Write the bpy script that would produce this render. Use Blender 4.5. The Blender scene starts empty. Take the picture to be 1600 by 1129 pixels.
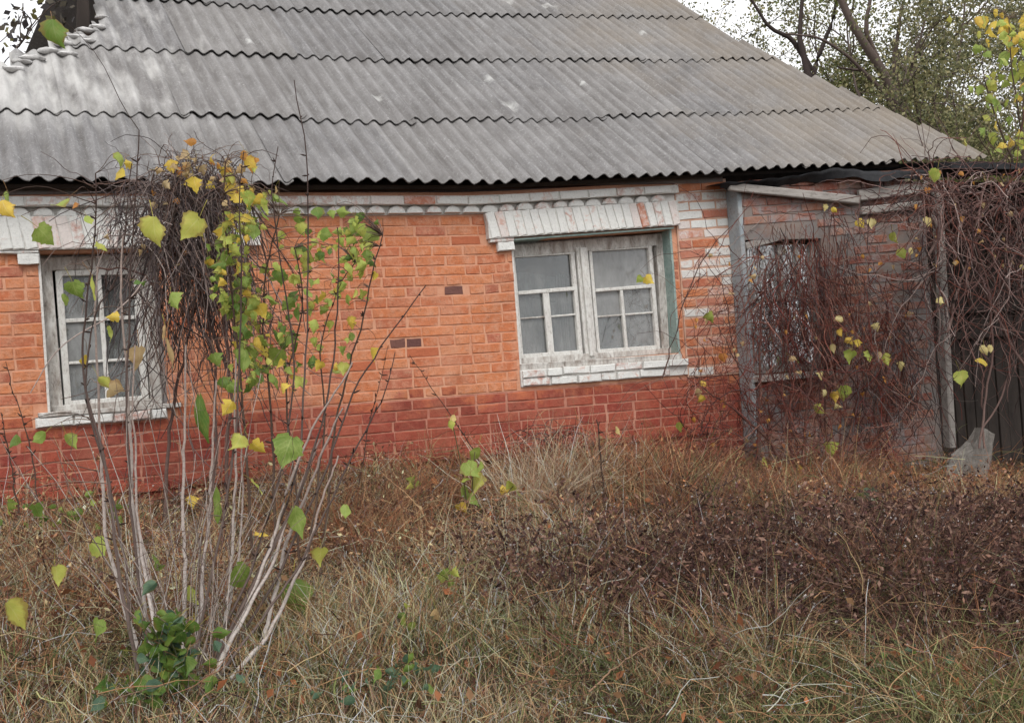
import bpy, bmesh, math, random
import numpy as np
from mathutils import Vector, Matrix

scene = bpy.context.scene
COL = scene.collection
rnd = random.Random(7)
rng = np.random.default_rng(11)

# ------------------------------------------------------------------ camera
FPX, PCX, PCY, CAM_D = 1815.0, 800.0, 564.5, 8.365
def _camera_axes(vp=(4800, 300), roll=.072):
    X = np.array([vp[0]-PCX, PCY-vp[1], -FPX]); X /= np.linalg.norm(X)
    c = -(X[0]*-roll + X[1]) / X[2]
    Z = np.array([-roll, 1, c]); Z /= np.linalg.norm(Z)
    return np.stack([X, np.cross(Z, X), Z], 1)
CAM_M = _camera_axes()                       # camera = M @ world
cam_data = bpy.data.cameras.new('camera')
cam_data.sensor_width = 36
cam_data.lens = FPX/1600*36
cam_data.clip_end = 2000
cam = bpy.data.objects.new('camera', cam_data)
COL.objects.link(cam)
cam.matrix_world = Matrix.Translation((0, -CAM_D, 0)) @ Matrix(CAM_M.T.tolist()).to_4x4()
scene.camera = cam

# ------------------------------------------------------------------ sky, sun, exposure (overcast)
SUN_EL, SUN_AZ = 50, 196                     # degrees; azimuth measured clockwise from +Y
world = bpy.data.worlds.new('World'); scene.world = world; world.use_nodes = True
wn, wl = world.node_tree.nodes, world.node_tree.links
wn.clear()
sky = wn.new('ShaderNodeTexSky'); sky.sky_type = 'NISHITA'; sky.sun_disc = False
sky.sun_elevation = math.radians(SUN_EL); sky.sun_rotation = math.radians(SUN_AZ)
sky.air_density = 1.0; sky.dust_density = 7.0; sky.ozone_density = 1.0
hs = wn.new('ShaderNodeHueSaturation'); hs.inputs['Saturation'].default_value = .12
bg = wn.new('ShaderNodeBackground'); bg.inputs['Strength'].default_value = .15
wo = wn.new('ShaderNodeOutputWorld')
deck = wn.new('ShaderNodeMix'); deck.data_type = 'RGBA'           # high overcast: an even white cloud deck over the blue
deck.inputs[0].default_value = .75; deck.inputs[7].default_value = (7.4, 7.45, 7.6, 1)
wl.new(sky.outputs[0], hs.inputs['Color']); wl.new(hs.outputs[0], deck.inputs[6]); wl.new(deck.outputs[2], bg.inputs['Color']); wl.new(bg.outputs[0], wo.inputs[0])
sun_data = bpy.data.lights.new('sun', 'SUN'); sun_data.energy = .9; sun_data.angle = math.radians(20); sun_data.color = (1, .96, .9)
sun = bpy.data.objects.new('sun', sun_data); COL.objects.link(sun)
az, el = math.radians(SUN_AZ), math.radians(SUN_EL)
sdir = Vector((math.sin(az)*math.cos(el), math.cos(az)*math.cos(el), math.sin(el)))
sun.rotation_euler = sdir.to_track_quat('Z', 'Y').to_euler()
scene.view_settings.view_transform = 'Standard'
scene.view_settings.look = 'None'
scene.view_settings.exposure = 0.45
scene.view_settings.gamma = 1
scene.view_settings.use_curve_mapping = False

# ------------------------------------------------------------------ helpers
def at(px, py, y):
    """the point of the vertical plane y=const that the photograph shows at pixel (px, py)"""
    d = CAM_M.T @ np.array([(px-PCX)/FPX, (PCY-py)/FPX, -1.0])
    t = (y+CAM_D)/d[1]
    return np.array([t*d[0], y, t*d[2]])

def lin(r, g, b):
    f = lambda c: (c/255/12.92) if c/255 <= .04045 else ((c/255+.055)/1.055)**2.4
    return (f(r), f(g), f(b))

def tag(o, label=None, cat=None, group=None, kind=None):
    if label: o['label'] = label
    if cat: o['category'] = cat
    if group: o['group'] = group
    if kind: o['kind'] = kind
    return o

def thing(name, label, cat, loc, group=None):
    o = bpy.data.objects.new(name, None); COL.objects.link(o)
    o.location = loc; o.empty_display_size = .2
    return tag(o, label, cat, group)

def origin(o):
    v = Vector((0, 0, 0))
    while o is not None:
        v += o.location; o = o.parent
    return v

def link(name, me, parent=None, loc=None, kind=None):
    o = bpy.data.objects.new(name, me); COL.objects.link(o)
    if parent is not None: o.parent = parent
    if loc is not None: o.location = Vector(loc) - (origin(parent) if parent is not None else Vector())
    if kind: o['kind'] = kind
    return o

def np_mesh(name, verts, quads, mat, cols=None, smooth=False, tris=None):
    me = bpy.data.meshes.new(name)
    verts = np.asarray(verts, dtype=np.float32).reshape(-1, 3)
    idx = []; sizes = []
    if quads is not None and len(quads):
        q = np.asarray(quads, dtype=np.int32).reshape(-1, 4); idx.append(q.ravel()); sizes.append(np.full(len(q), 4, np.int32))
    if tris is not None and len(tris):
        t = np.asarray(tris, dtype=np.int32).reshape(-1, 3); idx.append(t.ravel()); sizes.append(np.full(len(t), 3, np.int32))
    idx = np.concatenate(idx); sizes = np.concatenate(sizes)
    starts = np.concatenate([[0], np.cumsum(sizes)[:-1]]).astype(np.int32)
    me.vertices.add(len(verts)); me.vertices.foreach_set('co', verts.ravel())
    me.loops.add(len(idx)); me.loops.foreach_set('vertex_index', idx)
    me.polygons.add(len(sizes)); me.polygons.foreach_set('loop_start', starts)
    if smooth: me.polygons.foreach_set('use_smooth', np.ones(len(sizes), bool))
    if cols is not None:
        a = me.color_attributes.new('Col', 'FLOAT_COLOR', 'POINT')
        c = np.ones((len(verts), 4), np.float32); c[:, :3] = cols
        a.data.foreach_set('color', c.ravel())
    me.update(calc_edges=True)
    if mat: me.materials.append(mat)
    return me

def put(name, verts, quads, mat, parent=None, cols=None, smooth=False, tris=None, kind=None):
    """a mesh given in world coordinates, linked under parent"""
    off = np.array(origin(parent)) if parent is not None else np.zeros(3)
    me = np_mesh(name, np.asarray(verts, float).reshape(-1, 3)-off, quads, mat, cols, smooth, tris)
    return link(name, me, parent, kind=kind)

class MB:
    def __init__(s): s.v = []; s.q = []
    def hexa(s, p):          # 8 corners: 4 of one face, 4 of the opposite
        b = len(s.v); s.v += [tuple(x) for x in p]
        s.q += [[b+i for i in f] for f in ((3,2,1,0),(4,5,6,7),(0,1,5,4),(1,2,6,5),(2,3,7,6),(3,0,4,7))]
        return s
    def box(s, x0, x1, y0, y1, z0, z1, j=0, lift=None):
        p = [(x0,y0,z0),(x1,y0,z0),(x1,y1,z0),(x0,y1,z0),(x0,y0,z1),(x1,y0,z1),(x1,y1,z1),(x0,y1,z1)]
        p = [tuple(c+rnd.uniform(-j, j) for c in q) for q in p]
        if lift: p = [(a, b, c+lift(a, c)) for a, b, c in p]
        return s.hexa(p)
    def beam(s, a, b, w, h, j=0):   # a bar from a to b; w = thickness in y, h = in the third direction
        a, b = np.array(a, float), np.array(b, float)
        dy = np.array([0, rnd.uniform(-.003, .003), 0]); a = a+dy; b = b+dy; w += rnd.uniform(-.002, .002)
        d = (b-a)/np.linalg.norm(b-a)
        Y = np.array([0, 1, 0.]) if abs(d[1]) < .9 else np.array([1., 0, 0])
        n = np.cross(d, Y); n /= np.linalg.norm(n); Y = np.cross(n, d)
        p = []
        for c in (a, b):
            for sx, sy in ((-1,-1),(1,-1),(1,1),(-1,1)):
                p.append(c + n*sx*h/2 + Y*sy*w/2 + np.array([rnd.uniform(-j, j) for _ in range(3)]))
        return s.hexa(p)
    def build(s, name, mat, parent=None, bevel=0, kind=None):
        off = np.array(origin(parent)) if parent is not None else np.zeros(3)
        me = bpy.data.meshes.new(name)
        me.from_pydata([tuple(np.array(v)-off) for v in s.v], [], s.q)
        if bevel:
            bm = bmesh.new(); bm.from_mesh(me)
            bmesh.ops.recalc_face_normals(bm, faces=bm.faces)
            bmesh.ops.bevel(bm, geom=bm.edges[:], offset=bevel, segments=1, affect='EDGES', clamp_overlap=True)
            bm.to_mesh(me); bm.free()
        me.materials.append(mat)
        return link(name, me, parent, kind=kind)

def ribbons(P, W, side, col):
    N, K = P.shape[:2]
    W = np.broadcast_to(W, (N, K))
    s = side[:, None, :] * W[..., None]
    V = np.stack([P-s, P+s], 2).reshape(-1, 3)
    b = (np.arange(N)[:, None]*K + np.arange(K-1)[None])*2
    Q = np.stack([b, b+1, b+3, b+2], -1).reshape(-1, 4)
    if col.ndim == 2: col = np.repeat(col[:, None], K, 1)
    return V, Q, np.repeat(col[:, :, None], 2, 2).reshape(-1, 3)

def tubes(P, Rr, col, sides=4):
    N, K = P.shape[:2]
    Rr = np.broadcast_to(Rr, (N, K))
    T = np.gradient(P, axis=1); T /= np.linalg.norm(T, axis=2, keepdims=True)+1e-9
    ref = np.where(np.abs(T[..., 2:3]) > .9, np.array([1., 0, 0]), np.array([0, 0, 1.]))
    A = np.cross(T, ref); A /= np.linalg.norm(A, axis=2, keepdims=True)+1e-9
    B = np.cross(T, A)
    ang = np.arange(sides)*2*np.pi/sides
    V = P[:, :, None] + Rr[..., None, None]*(A[:, :, None]*np.cos(ang)[:, None] + B[:, :, None]*np.sin(ang)[:, None])
    V = V.reshape(-1, 3)
    b = (np.arange(N)[:, None, None]*K + np.arange(K-1)[None, :, None])*sides
    i = np.arange(sides)[None, None]; j = (i+1) % sides
    Q = np.stack([b+i, b+j, b+sides+j, b+sides+i], -1).reshape(-1, 4)
    if col.ndim == 2: col = np.repeat(col[:, None], K, 1)
    return V, Q, np.repeat(col[:, :, None], sides, 2).reshape(-1, 3)

class Bag:
    """collects arrays of vertices, quads and colours"""
    def __init__(s): s.V = []; s.Q = []; s.C = []; s.n = 0
    def add(s, t):
        V, Q, C = t
        s.V.append(V); s.Q.append(Q+s.n); s.C.append(C); s.n += len(V)
    def put(s, name, mat, parent=None, kind=None, smooth=False):
        return put(name, np.concatenate(s.V), np.concatenate(s.Q), mat, parent, np.concatenate(s.C), smooth, kind=kind)

def resample(pts, K):
    pts = np.array(pts, float)
    d = np.concatenate([[0], np.cumsum(np.linalg.norm(np.diff(pts, axis=0), axis=1))])
    t = np.linspace(0, d[-1], K)
    # Catmull-like smoothing: linear resample then a light blur
    p = np.stack([np.interp(t, d, pts[:, i]) for i in range(3)], 1)
    for _ in range(2):
        p[1:-1] = .25*p[:-2] + .5*p[1:-1] + .25*p[2:]
    return p

def smooth_noise(x, y, seed=0):
    """cheap value noise for arrays"""
    r = np.random.default_rng(seed); tab = r.random((64, 64))
    xi, yi = np.floor(x).astype(int), np.floor(y).astype(int); fx, fy = x-xi, y-yi
    fx, fy = fx*fx*(3-2*fx), fy*fy*(3-2*fy)
    g = lambda a, b: tab[a % 64, b % 64]
    return (g(xi, yi)*(1-fx)+g(xi+1, yi)*fx)*(1-fy)+(g(xi, yi+1)*(1-fx)+g(xi+1, yi+1)*fx)*fy

# ------------------------------------------------------------------ materials
class NT:
    def __init__(s, name, rough=.9, spec=.2):
        s.m = bpy.data.materials.new(name); s.m.use_nodes = True
        s.t = s.m.node_tree; s.n = s.t.nodes; s.b = s.n['Principled BSDF']; s.out = s.n['Material Output']
        s.b.inputs['Roughness'].default_value = rough; s.b.inputs['Specular IOR Level'].default_value = spec
    def new(s, t, **k):
        n = s.n.new(t)
        for a, v in k.items(): setattr(n, a, v)
        return n
    def set(s, sock, v):
        if hasattr(v, 'is_output'): s.t.links.new(v, sock)
        else: sock.default_value = v if not isinstance(v, tuple) or len(v) != 3 or sock.type != 'RGBA' else (*v, 1)
    def coords(s, kind='Object', scale=(1, 1, 1), off=None):
        c = s.new('ShaderNodeTexCoord'); m = s.new('ShaderNodeMapping')
        s.t.links.new(c.outputs[kind], m.inputs[0]); m.inputs['Scale'].default_value = scale
        if off is not None: s.set(m.inputs['Location'], off)
        return m.outputs[0]
    def position(s, scale=(1, 1, 1)):
        g = s.new('ShaderNodeNewGeometry'); m = s.new('ShaderNodeMapping')
        s.t.links.new(g.outputs['Position'], m.inputs[0]); m.inputs['Scale'].default_value = scale
        return m.outputs[0]
    def noise(s, vec, scale, detail=5, rough=.6, dist=0):
        n = s.new('ShaderNodeTexNoise'); s.t.links.new(vec, n.inputs['Vector'])
        n.inputs['Scale'].default_value = scale; n.inputs['Detail'].default_value = detail
        n.inputs['Roughness'].default_value = rough; n.inputs['Distortion'].default_value = dist
        return n.outputs['Fac']
    def ramp(s, fac, stops):
        r = s.new('ShaderNodeValToRGB'); e = r.color_ramp.elements
        while len(e) < len(stops): e.new(.5)
        for k, (p, c) in zip(e, stops):
            k.position = p; k.color = (*c, 1) if isinstance(c, tuple) else (c, c, c, 1)
        s.set(r.inputs[0], fac); return r.outputs[0]
    def mix(s, fac, a, b, mode='MIX'):
        n = s.new('ShaderNodeMix'); n.data_type = 'RGBA'; n.blend_type = mode
        s.set(n.inputs[0], fac); s.set(n.inputs[6], a); s.set(n.inputs[7], b); return n.outputs[2]
    def math(s, op, a, b=0.0):
        n = s.new('ShaderNodeMath'); n.operation = op; s.set(n.inputs[0], a); s.set(n.inputs[1], b); return n.outputs[0]
    def random(s): return s.new('ShaderNodeObjectInfo').outputs['Random']
    def attr(s): return s.new('ShaderNodeAttribute', attribute_name='Col').outputs['Color']
    def base(s, c): s.set(s.b.inputs['Base Color'], c); return s
    def bump(s, h, strength=.4, dist=.01):
        n = s.new('ShaderNodeBump'); s.t.links.new(h, n.inputs['Height'])
        n.inputs['Strength'].default_value = strength; n.inputs['Distance'].default_value = dist
        s.t.links.new(n.outputs[0], s.b.inputs['Normal']); return s

def brick_material(name, ramp, wash, wash_amount=.35, dirt=(.12, .06, .04), base_paint=False, paint=None):
    t = NT(name, .92, .15)
    r = t.random()
    c = t.ramp(r, ramp)
    p = t.position()
    blot = t.noise(p, 14, 6, .7)
    c = t.mix(t.math('MULTIPLY', t.ramp(blot, [(.45, 0.0), (.72, 1.0)]), wash_amount), c, wash)
    fine = t.noise(p, 70, 4, .7)
    c = t.mix(t.math('MULTIPLY', t.ramp(fine, [(.55, 0.0), (.8, 1.0)]), .55), c, dirt)
    fade = t.noise(p, 2.6, 6, .7, .5)
    c = t.mix(t.math('MULTIPLY', t.ramp(fade, [(.48, 0.0), (.7, 1.0)]), .5), c, wash)
    c = t.mix(t.math('MULTIPLY', t.ramp(t.noise(p, 34, 5, .8, .4), [(.56, 0.0), (.7, 1.0)]), .5), c, dirt)
    big = t.noise(p, 1.7, 4, .6)
    c = t.mix(t.math('MULTIPLY', t.ramp(big, [(.5, 0.0), (.75, 1.0)]), .3), c, dirt)
    if base_paint:                       # old red paint of the base course, worn off along its upper edge
        z = t.new('ShaderNodeSeparateXYZ'); t.t.links.new(p, z.inputs[0])
        e = t.math('ADD', t.math('MULTIPLY', t.math('ADD', z.outputs[2], .10), -4.5), t.math('MULTIPLY', t.math('SUBTRACT', t.noise(p, 3.5, 8, .75), .5), 5.0))
        c = t.mix(t.math('MULTIPLY', t.ramp(e, [(.1, 0.0), (.75, 1.0)]), .8), c, t.mix(t.noise(p, 20, 4, .6), (.26,.055,.04), (.38,.09,.06)))
    if name == 'red_brick':              # the same paint, worn through to the orange brick near its upper edge
        z = t.new('ShaderNodeSeparateXYZ'); t.t.links.new(p, z.inputs[0])
        e = t.math('ADD', t.math('MULTIPLY', t.math('ADD', z.outputs[2], .27), 3.5), t.math('MULTIPLY', t.math('SUBTRACT', t.noise(p, 4.2, 8, .75), .5), 4.5))
        c = t.mix(t.math('MULTIPLY', t.ramp(e, [(.3, 0.0), (1.0, 1.0)]), .75), c, (.48,.155,.075))
    if paint:                            # patches of old paint
        e = t.noise(p, 3.2, 8, .75, .5)
        c = t.mix(t.math('MULTIPLY', t.ramp(e, [(.49, 0.0), (.62, 1.0)]), .75), c, paint)
    t.base(c).bump(t.math('ADD', t.noise(p, 45, 6, .7), t.math('MULTIPLY', blot, .8)), .8, .01)
    return t.m

M = {}
M['brick'] = brick_material('orange_brick', [(0, (.44,.135,.065)), (.2, (.50,.165,.075)), (.5, (.545,.195,.088)), (.7, (.53,.205,.10)), (.85, (.48,.155,.075)), (.95, (.42,.135,.08)), (1, (.34,.11,.07))], (.60,.32,.21), .85, base_paint=True)
M['red_brick'] = brick_material('red_brick', [(0, (.21,.042,.032)), (.4, (.28,.058,.04)), (.7, (.33,.078,.048)), (1, (.24,.05,.04))], (.40,.155,.10), .45)
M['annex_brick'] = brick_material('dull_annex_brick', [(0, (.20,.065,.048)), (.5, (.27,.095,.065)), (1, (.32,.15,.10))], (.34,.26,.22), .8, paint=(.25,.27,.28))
M['burnt'] = brick_material('burnt_brick', [(0, (.13,.06,.055)), (1, (.17,.08,.065))], (.2,.1,.08), .3)
def painted_brick(name, show, lo=.4, hi=.62, white=(.68,.68,.655)):
    t = NT(name, .85, .2); p = t.position()
    under = t.ramp(t.random(), [(0, (.50,.17,.09)), (.5, (.56,.25,.16)), (1, (.40,.15,.10))])
    n = t.math('ADD', t.noise(p, 16, 8, .75, .6), t.math('MULTIPLY', t.math('SUBTRACT', t.random(), .5), show))
    c = t.mix(t.ramp(n, [(lo, 0.0), (hi, 1.0)]), white, under)
    c = t.mix(t.math('MULTIPLY', t.ramp(t.noise(p, 60, 5, .8), [(.52, 0.0), (.75, 1.0)]), .55), c, (.30,.29,.28))
    t.base(c).bump(t.math('ADD', t.noise(p, 40, 6, .7), n), .8, .008)
    return t.m
M['white_brick'] = painted_brick('whitewashed_brick', .25, .55, .78)
M['pier_brick'] = painted_brick('half_painted_brick', .6, .40, .66, (.62,.60,.57))
M['pink_brick'] = painted_brick('worn_whitewash_brick', .5, .42, .68, (.66,.60,.57))
def simple(name, a, b, scale=8, rough=.9, stretch=(1,1,1), bump=.4, dark=None, spec=.15):
    t = NT(name, rough, spec); p = t.position(stretch)
    c = t.mix(t.ramp(t.noise(p, scale, 7, .7, .3), [(.35, 0.0), (.65, 1.0)]), a, b)
    if dark: c = t.mix(t.math('MULTIPLY', t.ramp(t.noise(p, scale*4, 5, .8), [(.5, 0.0), (.72, 1.0)]), .8), c, dark)
    t.base(c).bump(t.noise(p, scale*3, 6, .7), bump, .01)
    return t.m
M['mortar'] = simple('limewashed_mortar', (.60,.33,.22), (.54,.25,.15), 6, dark=(.44,.18,.11))
M['red_mortar'] = simple('plinth_mortar', (.36,.13,.09), (.48,.24,.17), 6, dark=(.25,.09,.07))
M['white_mortar'] = simple('whitewash_mortar', (.58,.56,.53), (.66,.65,.62), 8, dark=(.3,.27,.24))
M['pier_mortar'] = simple('pier_mortar', (.54,.38,.30), (.50,.28,.19), 4, dark=(.36,.22,.17))
M['teal'] = simple('teal_plaster', (.20,.29,.27), (.33,.40,.37), 7, dark=(.12,.17,.16))
M['grey_plaster'] = simple('grey_blue_plaster', (.17,.165,.165), (.235,.19,.165), 2.2, dark=(.20,.09,.065))
M['blue_trim'] = simple('faded_blue_paint', (.27,.31,.335), (.36,.36,.355), 6, dark=(.17,.13,.115))
M['white_paint'] = simple('flaking_white_paint', (.66,.66,.63), (.55,.53,.50), 16, .7, (1,1,.4), dark=(.20,.17,.145), spec=.2)
M['peeled_paint'] = simple('peeled_white_paint', (.62,.61,.58), (.28,.24,.21), 14, .8, (1,1,.35), dark=(.10,.085,.075))
M['grey_wood'] = simple('weathered_grey_wood', (.23,.21,.195), (.34,.315,.29), 10, .9, (.25,1,1), dark=(.09,.075,.065))
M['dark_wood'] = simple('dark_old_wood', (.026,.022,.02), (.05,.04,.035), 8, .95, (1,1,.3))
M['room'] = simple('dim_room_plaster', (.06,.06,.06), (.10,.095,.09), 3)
M['tar'] = simple('black_tar_paper', (.014,.014,.016), (.03,.03,.032), 12, .6)
M['curtain'] = simple('grey_dusty_curtain', (.38,.38,.37), (.24,.24,.24), 7, dark=(.14,.14,.14))
M['stone'] = simple('rough_pale_concrete', (.13,.12,.108), (.23,.21,.19), 16, dark=(.075,.066,.058), bump=1.0)
M['mortar_lump'] = simple('white_ridge_mortar', (.62,.61,.60), (.42,.41,.40), 8, dark=(.25,.24,.24), bump=.8)

# dusty window glass
t = NT('dusty_glass', .12, .5); p = t.position()
tr = t.new('ShaderNodeBsdfTransparent'); tr.inputs[0].default_value = (.82,.86,.86,1)
gl = t.new('ShaderNodeBsdfGlossy'); gl.inputs['Roughness'].default_value = .03
df = t.new('ShaderNodeBsdfDiffuse'); t.set(df.inputs[0], t.ramp(t.noise(t.position((1, 1, .3)), 14, 8, .75, .2), [(.3, (.22,.22,.215)), (.75, (.40,.405,.40))]))
ms = t.new('ShaderNodeMixShader'); fr = t.new('ShaderNodeFresnel'); fr.inputs[0].default_value = 1.8
t.t.links.new(fr.outputs[0], ms.inputs[0]); t.t.links.new(tr.outputs[0], ms.inputs[1]); t.t.links.new(gl.outputs[0], ms.inputs[2])
ms2 = t.new('ShaderNodeMixShader'); t.set(ms2.inputs[0], t.ramp(t.math('ADD', t.noise(t.position((1, 1, .55)), 3.4, 8, .6, .2), t.math('MULTIPLY', t.math('SUBTRACT', t.random(), .5), .42)), [(.32, .06), (.70, .72)]))
t.t.links.new(ms.outputs[0], ms2.inputs[1]); t.t.links.new(df.outputs[0], ms2.inputs[2]); t.t.links.new(ms2.outputs[0], t.out.inputs[0])
M['glass'] = t.m

# corrugated asbestos-cement sheets: grey, streaked down the slope, lichen and pale leaching
t = NT('weathered_fibre_cement', .95, .1)
p = t.position(); ps = t.coords('UV', (1, 1, 1))
r = t.random()
c = t.mix(r, (.15,.146,.148), (.21,.2,.192))
streak = t.noise(t.coords('UV', (1, .07, 1)), 30, 6, .7)
c = t.mix(t.math('MULTIPLY', t.ramp(streak, [(.4, 0.0), (.66, 1.0)]), .6), c, (.285,.278,.278))
streak2 = t.noise(t.coords('UV', (1, .05, 1)), 17, 5, .7)
c = t.mix(t.math('MULTIPLY', t.ramp(streak2, [(.50, 0.0), (.68, 1.0)]), .65), c, (.105,.096,.092))
grain = t.noise(p, 75, 5, .8)
c = t.mix(t.math('MULTIPLY', t.ramp(grain, [(.48, 0.0), (.7, 1.0)]), .5), c, (.13,.125,.12))
c = t.mix(t.math('MULTIPLY', t.ramp(t.noise(p, 40, 5, .8), [(.54, 0.0), (.68, 1.0)]), .5), c, (.50,.495,.49))
c = t.mix(t.math('MULTIPLY', t.ramp(t.noise(p, 2.2, 6, .65), [(.45, 0.0), (.7, 1.0)]), .4), c, (.30,.29,.285))
sx = t.new('ShaderNodeSeparateXYZ'); t.t.links.new(ps, sx.inputs[0])
# trough dirt doubling as painted shade so the corrugation shows, broken up by noise
tro = t.math('COSINE', t.math('MULTIPLY', sx.outputs[0], 2*math.pi/.131))
tro = t.math('ADD', t.math('MULTIPLY', tro, -.5), t.math('MULTIPLY', t.math('SUBTRACT', t.noise(t.coords('UV', (1, .35, 1)), 9, 6, .7), .5), 2.2))
c = t.mix(t.math('MULTIPLY', t.ramp(tro, [(.0, 0.0), (.85, 1.0)]), .5), c, (.085,.078,.072))
c = t.mix(t.math('MULTIPLY', t.ramp(t.noise(t.coords('UV', (1, .45, 1)), 2.6, 7, .7, .4), [(.45, 0.0), (.72, 1.0)]), .45), c, (.12,.11,.105))
# brown algae growing in along the right and top of the slope
brown = t.math('ADD', t.math('MULTIPLY', t.math('SUBTRACT', sx.outputs[0], 5.2), .22), t.math('MULTIPLY', t.math('SUBTRACT', t.noise(p, 1.4, 5, .6), .5), 1.6))
c = t.mix(t.math('MULTIPLY', t.ramp(brown, [(.1, 0.0), (.8, 1.0)]), .6), c, (.22,.18,.135))
# white leaching in the left sheets
wz = t.math('ADD', t.math('MULTIPLY', t.math('SUBTRACT', 1.9, sx.outputs[0]), .45), t.math('MULTIPLY', t.math('SUBTRACT', t.noise(t.coords('UV', (1, .25, 1)), 6, 5, .6), .5), 2.2))
wz = t.math('MULTIPLY', wz, t.ramp(sx.outputs[1], [(0, .0), (.29, .25), (.36, 1.0), (1, .8)]) if False else t.ramp(t.math('ADD', sx.outputs[1], -.5), [(.1, .12), (.95, 1.0)]))
c = t.mix(t.math('MULTIPLY', t.ramp(wz, [(.15, 0.0), (.85, 1.0)]), .65), c, (.58,.57,.55))
# a few white lichen blotches
for (u, v, s) in ((4.45, 2.16, .075), (4.38, 1.52, .09), (6.05, 4.3, .08), (5.95, 4.33, .06), (5.55, 4.45, .09), (3.2, 1.7, .06), (6.8, 3.45, .05), (5.35, 2.0, .04), (2.35, 2.9, .05)):
    dx = t.math('SUBTRACT', sx.outputs[0], u); dy = t.math('MULTIPLY', t.math('SUBTRACT', sx.outputs[1], v), .7)
    d = t.math('SQRT', t.math('ADD', t.math('MULTIPLY', dx, dx), t.math('MULTIPLY', dy, dy)))
    d = t.math('ADD', d, t.math('MULTIPLY', t.math('SUBTRACT', t.noise(p, 22, 4, .7), .5), .12))
    c = t.mix(t.math('MULTIPLY', t.ramp(d, [(s*.15, 1.0), (s*.95, 0.0)]), .6), c, (.52,.52,.50))
t.base(c).bump(t.math('ADD', grain, streak), .5, .006)
M['roof'] = t.m

def vcol(name, rough=.85, spec=.15, trans=0.0, nscale=30, namt=.35):
    t = NT(name, rough, spec); p = t.position()
    c = t.mix(t.math('MULTIPLY', t.ramp(t.noise(p, nscale, 4, .7), [(.4, 0.0), (.7, 1.0)]), namt), t.attr(), (.05,.04,.035))
    t.base(c)
    if trans:
        tl = t.new('ShaderNodeBsdfTranslucent'); t.set(tl.inputs[0], c)
        mx = t.new('ShaderNodeMixShader'); mx.inputs[0].default_value = trans
        t.t.links.new(t.b.outputs[0], mx.inputs[1]); t.t.links.new(tl.outputs[0], mx.inputs[2]); t.t.links.new(mx.outputs[0], t.out.inputs[0])
    return t.m
M['straw'] = vcol('dry_grass_blades', .8, .2, .25)
M['stem'] = vcol('bark', .9, .12, 0, 60, .45)
M['litter'] = vcol('dead_leaf', .9, .1, .15)
M['foliage'] = vcol('foliage', .6, .25, .35)

def leaf_mat(name, stops, edge, vein):
    t = NT(name, .55, .3)
    uv = t.coords('UV'); s = t.new('ShaderNodeSeparateXYZ'); t.t.links.new(uv, s.inputs[0])
    c = t.ramp(t.random(), stops)
    p = t.position()
    c = t.mix(t.math('MULTIPLY', t.ramp(t.noise(p, 28, 4, .7), [(.42, 0.0), (.7, 1.0)]), .6), c, edge)
    side = t.math('ABSOLUTE', t.math('SUBTRACT', s.outputs[0], .5))
    w = t.new('ShaderNodeTexWave'); w.wave_type = 'BANDS'; w.bands_direction = 'Y'; w.inputs['Scale'].default_value = 1.9
    cb = t.new('ShaderNodeCombineXYZ'); t.set(cb.inputs[1], t.math('SUBTRACT', s.outputs[1], t.math('MULTIPLY', side, .9)))
    t.t.links.new(cb.outputs[0], w.inputs['Vector'])
    v = t.math('MAXIMUM', t.ramp(side, [(.012, 1.0), (.03, 0.0)]), t.math('MULTIPLY', t.ramp(w.outputs['Fac'], [(.86, 0.0), (.98, 1.0)]), .55))
    c = t.mix(t.math('MULTIPLY', v, .45), c, vein)
    rim = t.math('ADD', side, t.math('ADD', t.math('MULTIPLY', t.math('SUBTRACT', t.noise(p, 16, 4, .7), .5), .7), t.math('MULTIPLY', t.math('SUBTRACT', t.random(), .5), .25)))
    c = t.mix(t.math('MULTIPLY', t.ramp(rim, [(.44, 0.0), (.56, 1.0)]), .6), c, (.24,.13,.05))
    c = t.mix(t.math('MULTIPLY', t.ramp(t.noise(p, 90, 3, .6), [(.66, 0.0), (.72, 1.0)]), .7), c, (.16,.08,.035))
    t.base(c)
    tl = t.new('ShaderNodeBsdfTranslucent'); t.set(tl.inputs[0], c)
    mx = t.new('ShaderNodeMixShader'); mx.inputs[0].default_value = .4
    t.t.links.new(t.b.outputs[0], mx.inputs[1]); t.t.links.new(tl.outputs[0], mx.inputs[2]); t.t.links.new(mx.outputs[0], t.out.inputs[0])
    return t.m
LM = {
 'g': leaf_mat('green_leaf', [(0, (.15,.235,.04)), (.5, (.23,.32,.06)), (1, (.32,.38,.08))], (.36,.42,.12), (.38,.45,.16)),
 'd': leaf_mat('deep_green_leaf', [(0, (.07,.15,.03)), (1, (.13,.22,.035))], (.20,.24,.05), (.25,.3,.1)),
 'b': leaf_mat('yellow_green_leaf', [(0, (.31,.42,.08)), (.5, (.38,.45,.09)), (1, (.47,.48,.10))], (.56,.48,.12), (.55,.55,.2)),
 'y': leaf_mat('yellow_leaf', [(0, (.60,.46,.06)), (.5, (.68,.52,.08)), (1, (.66,.44,.07))], (.55,.33,.06), (.7,.6,.25)),
 'p': leaf_mat('pale_yellow_leaf', [(0, (.68,.58,.22)), (1, (.70,.62,.30))], (.60,.42,.14), (.75,.68,.4)),
 't': leaf_mat('tan_leaf', [(0, (.48,.34,.16)), (1, (.58,.45,.25))], (.35,.2,.09), (.55,.45,.28)),
 'o': leaf_mat('orange_leaf', [(0, (.50,.20,.05)), (1, (.58,.30,.06))], (.3,.12,.04), (.55,.35,.12)),
 'e': leaf_mat('blue_green_leaf', [(0, (.05,.10,.065)), (1, (.09,.155,.10))], (.14,.22,.1), (.2,.28,.17)),
}
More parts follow.
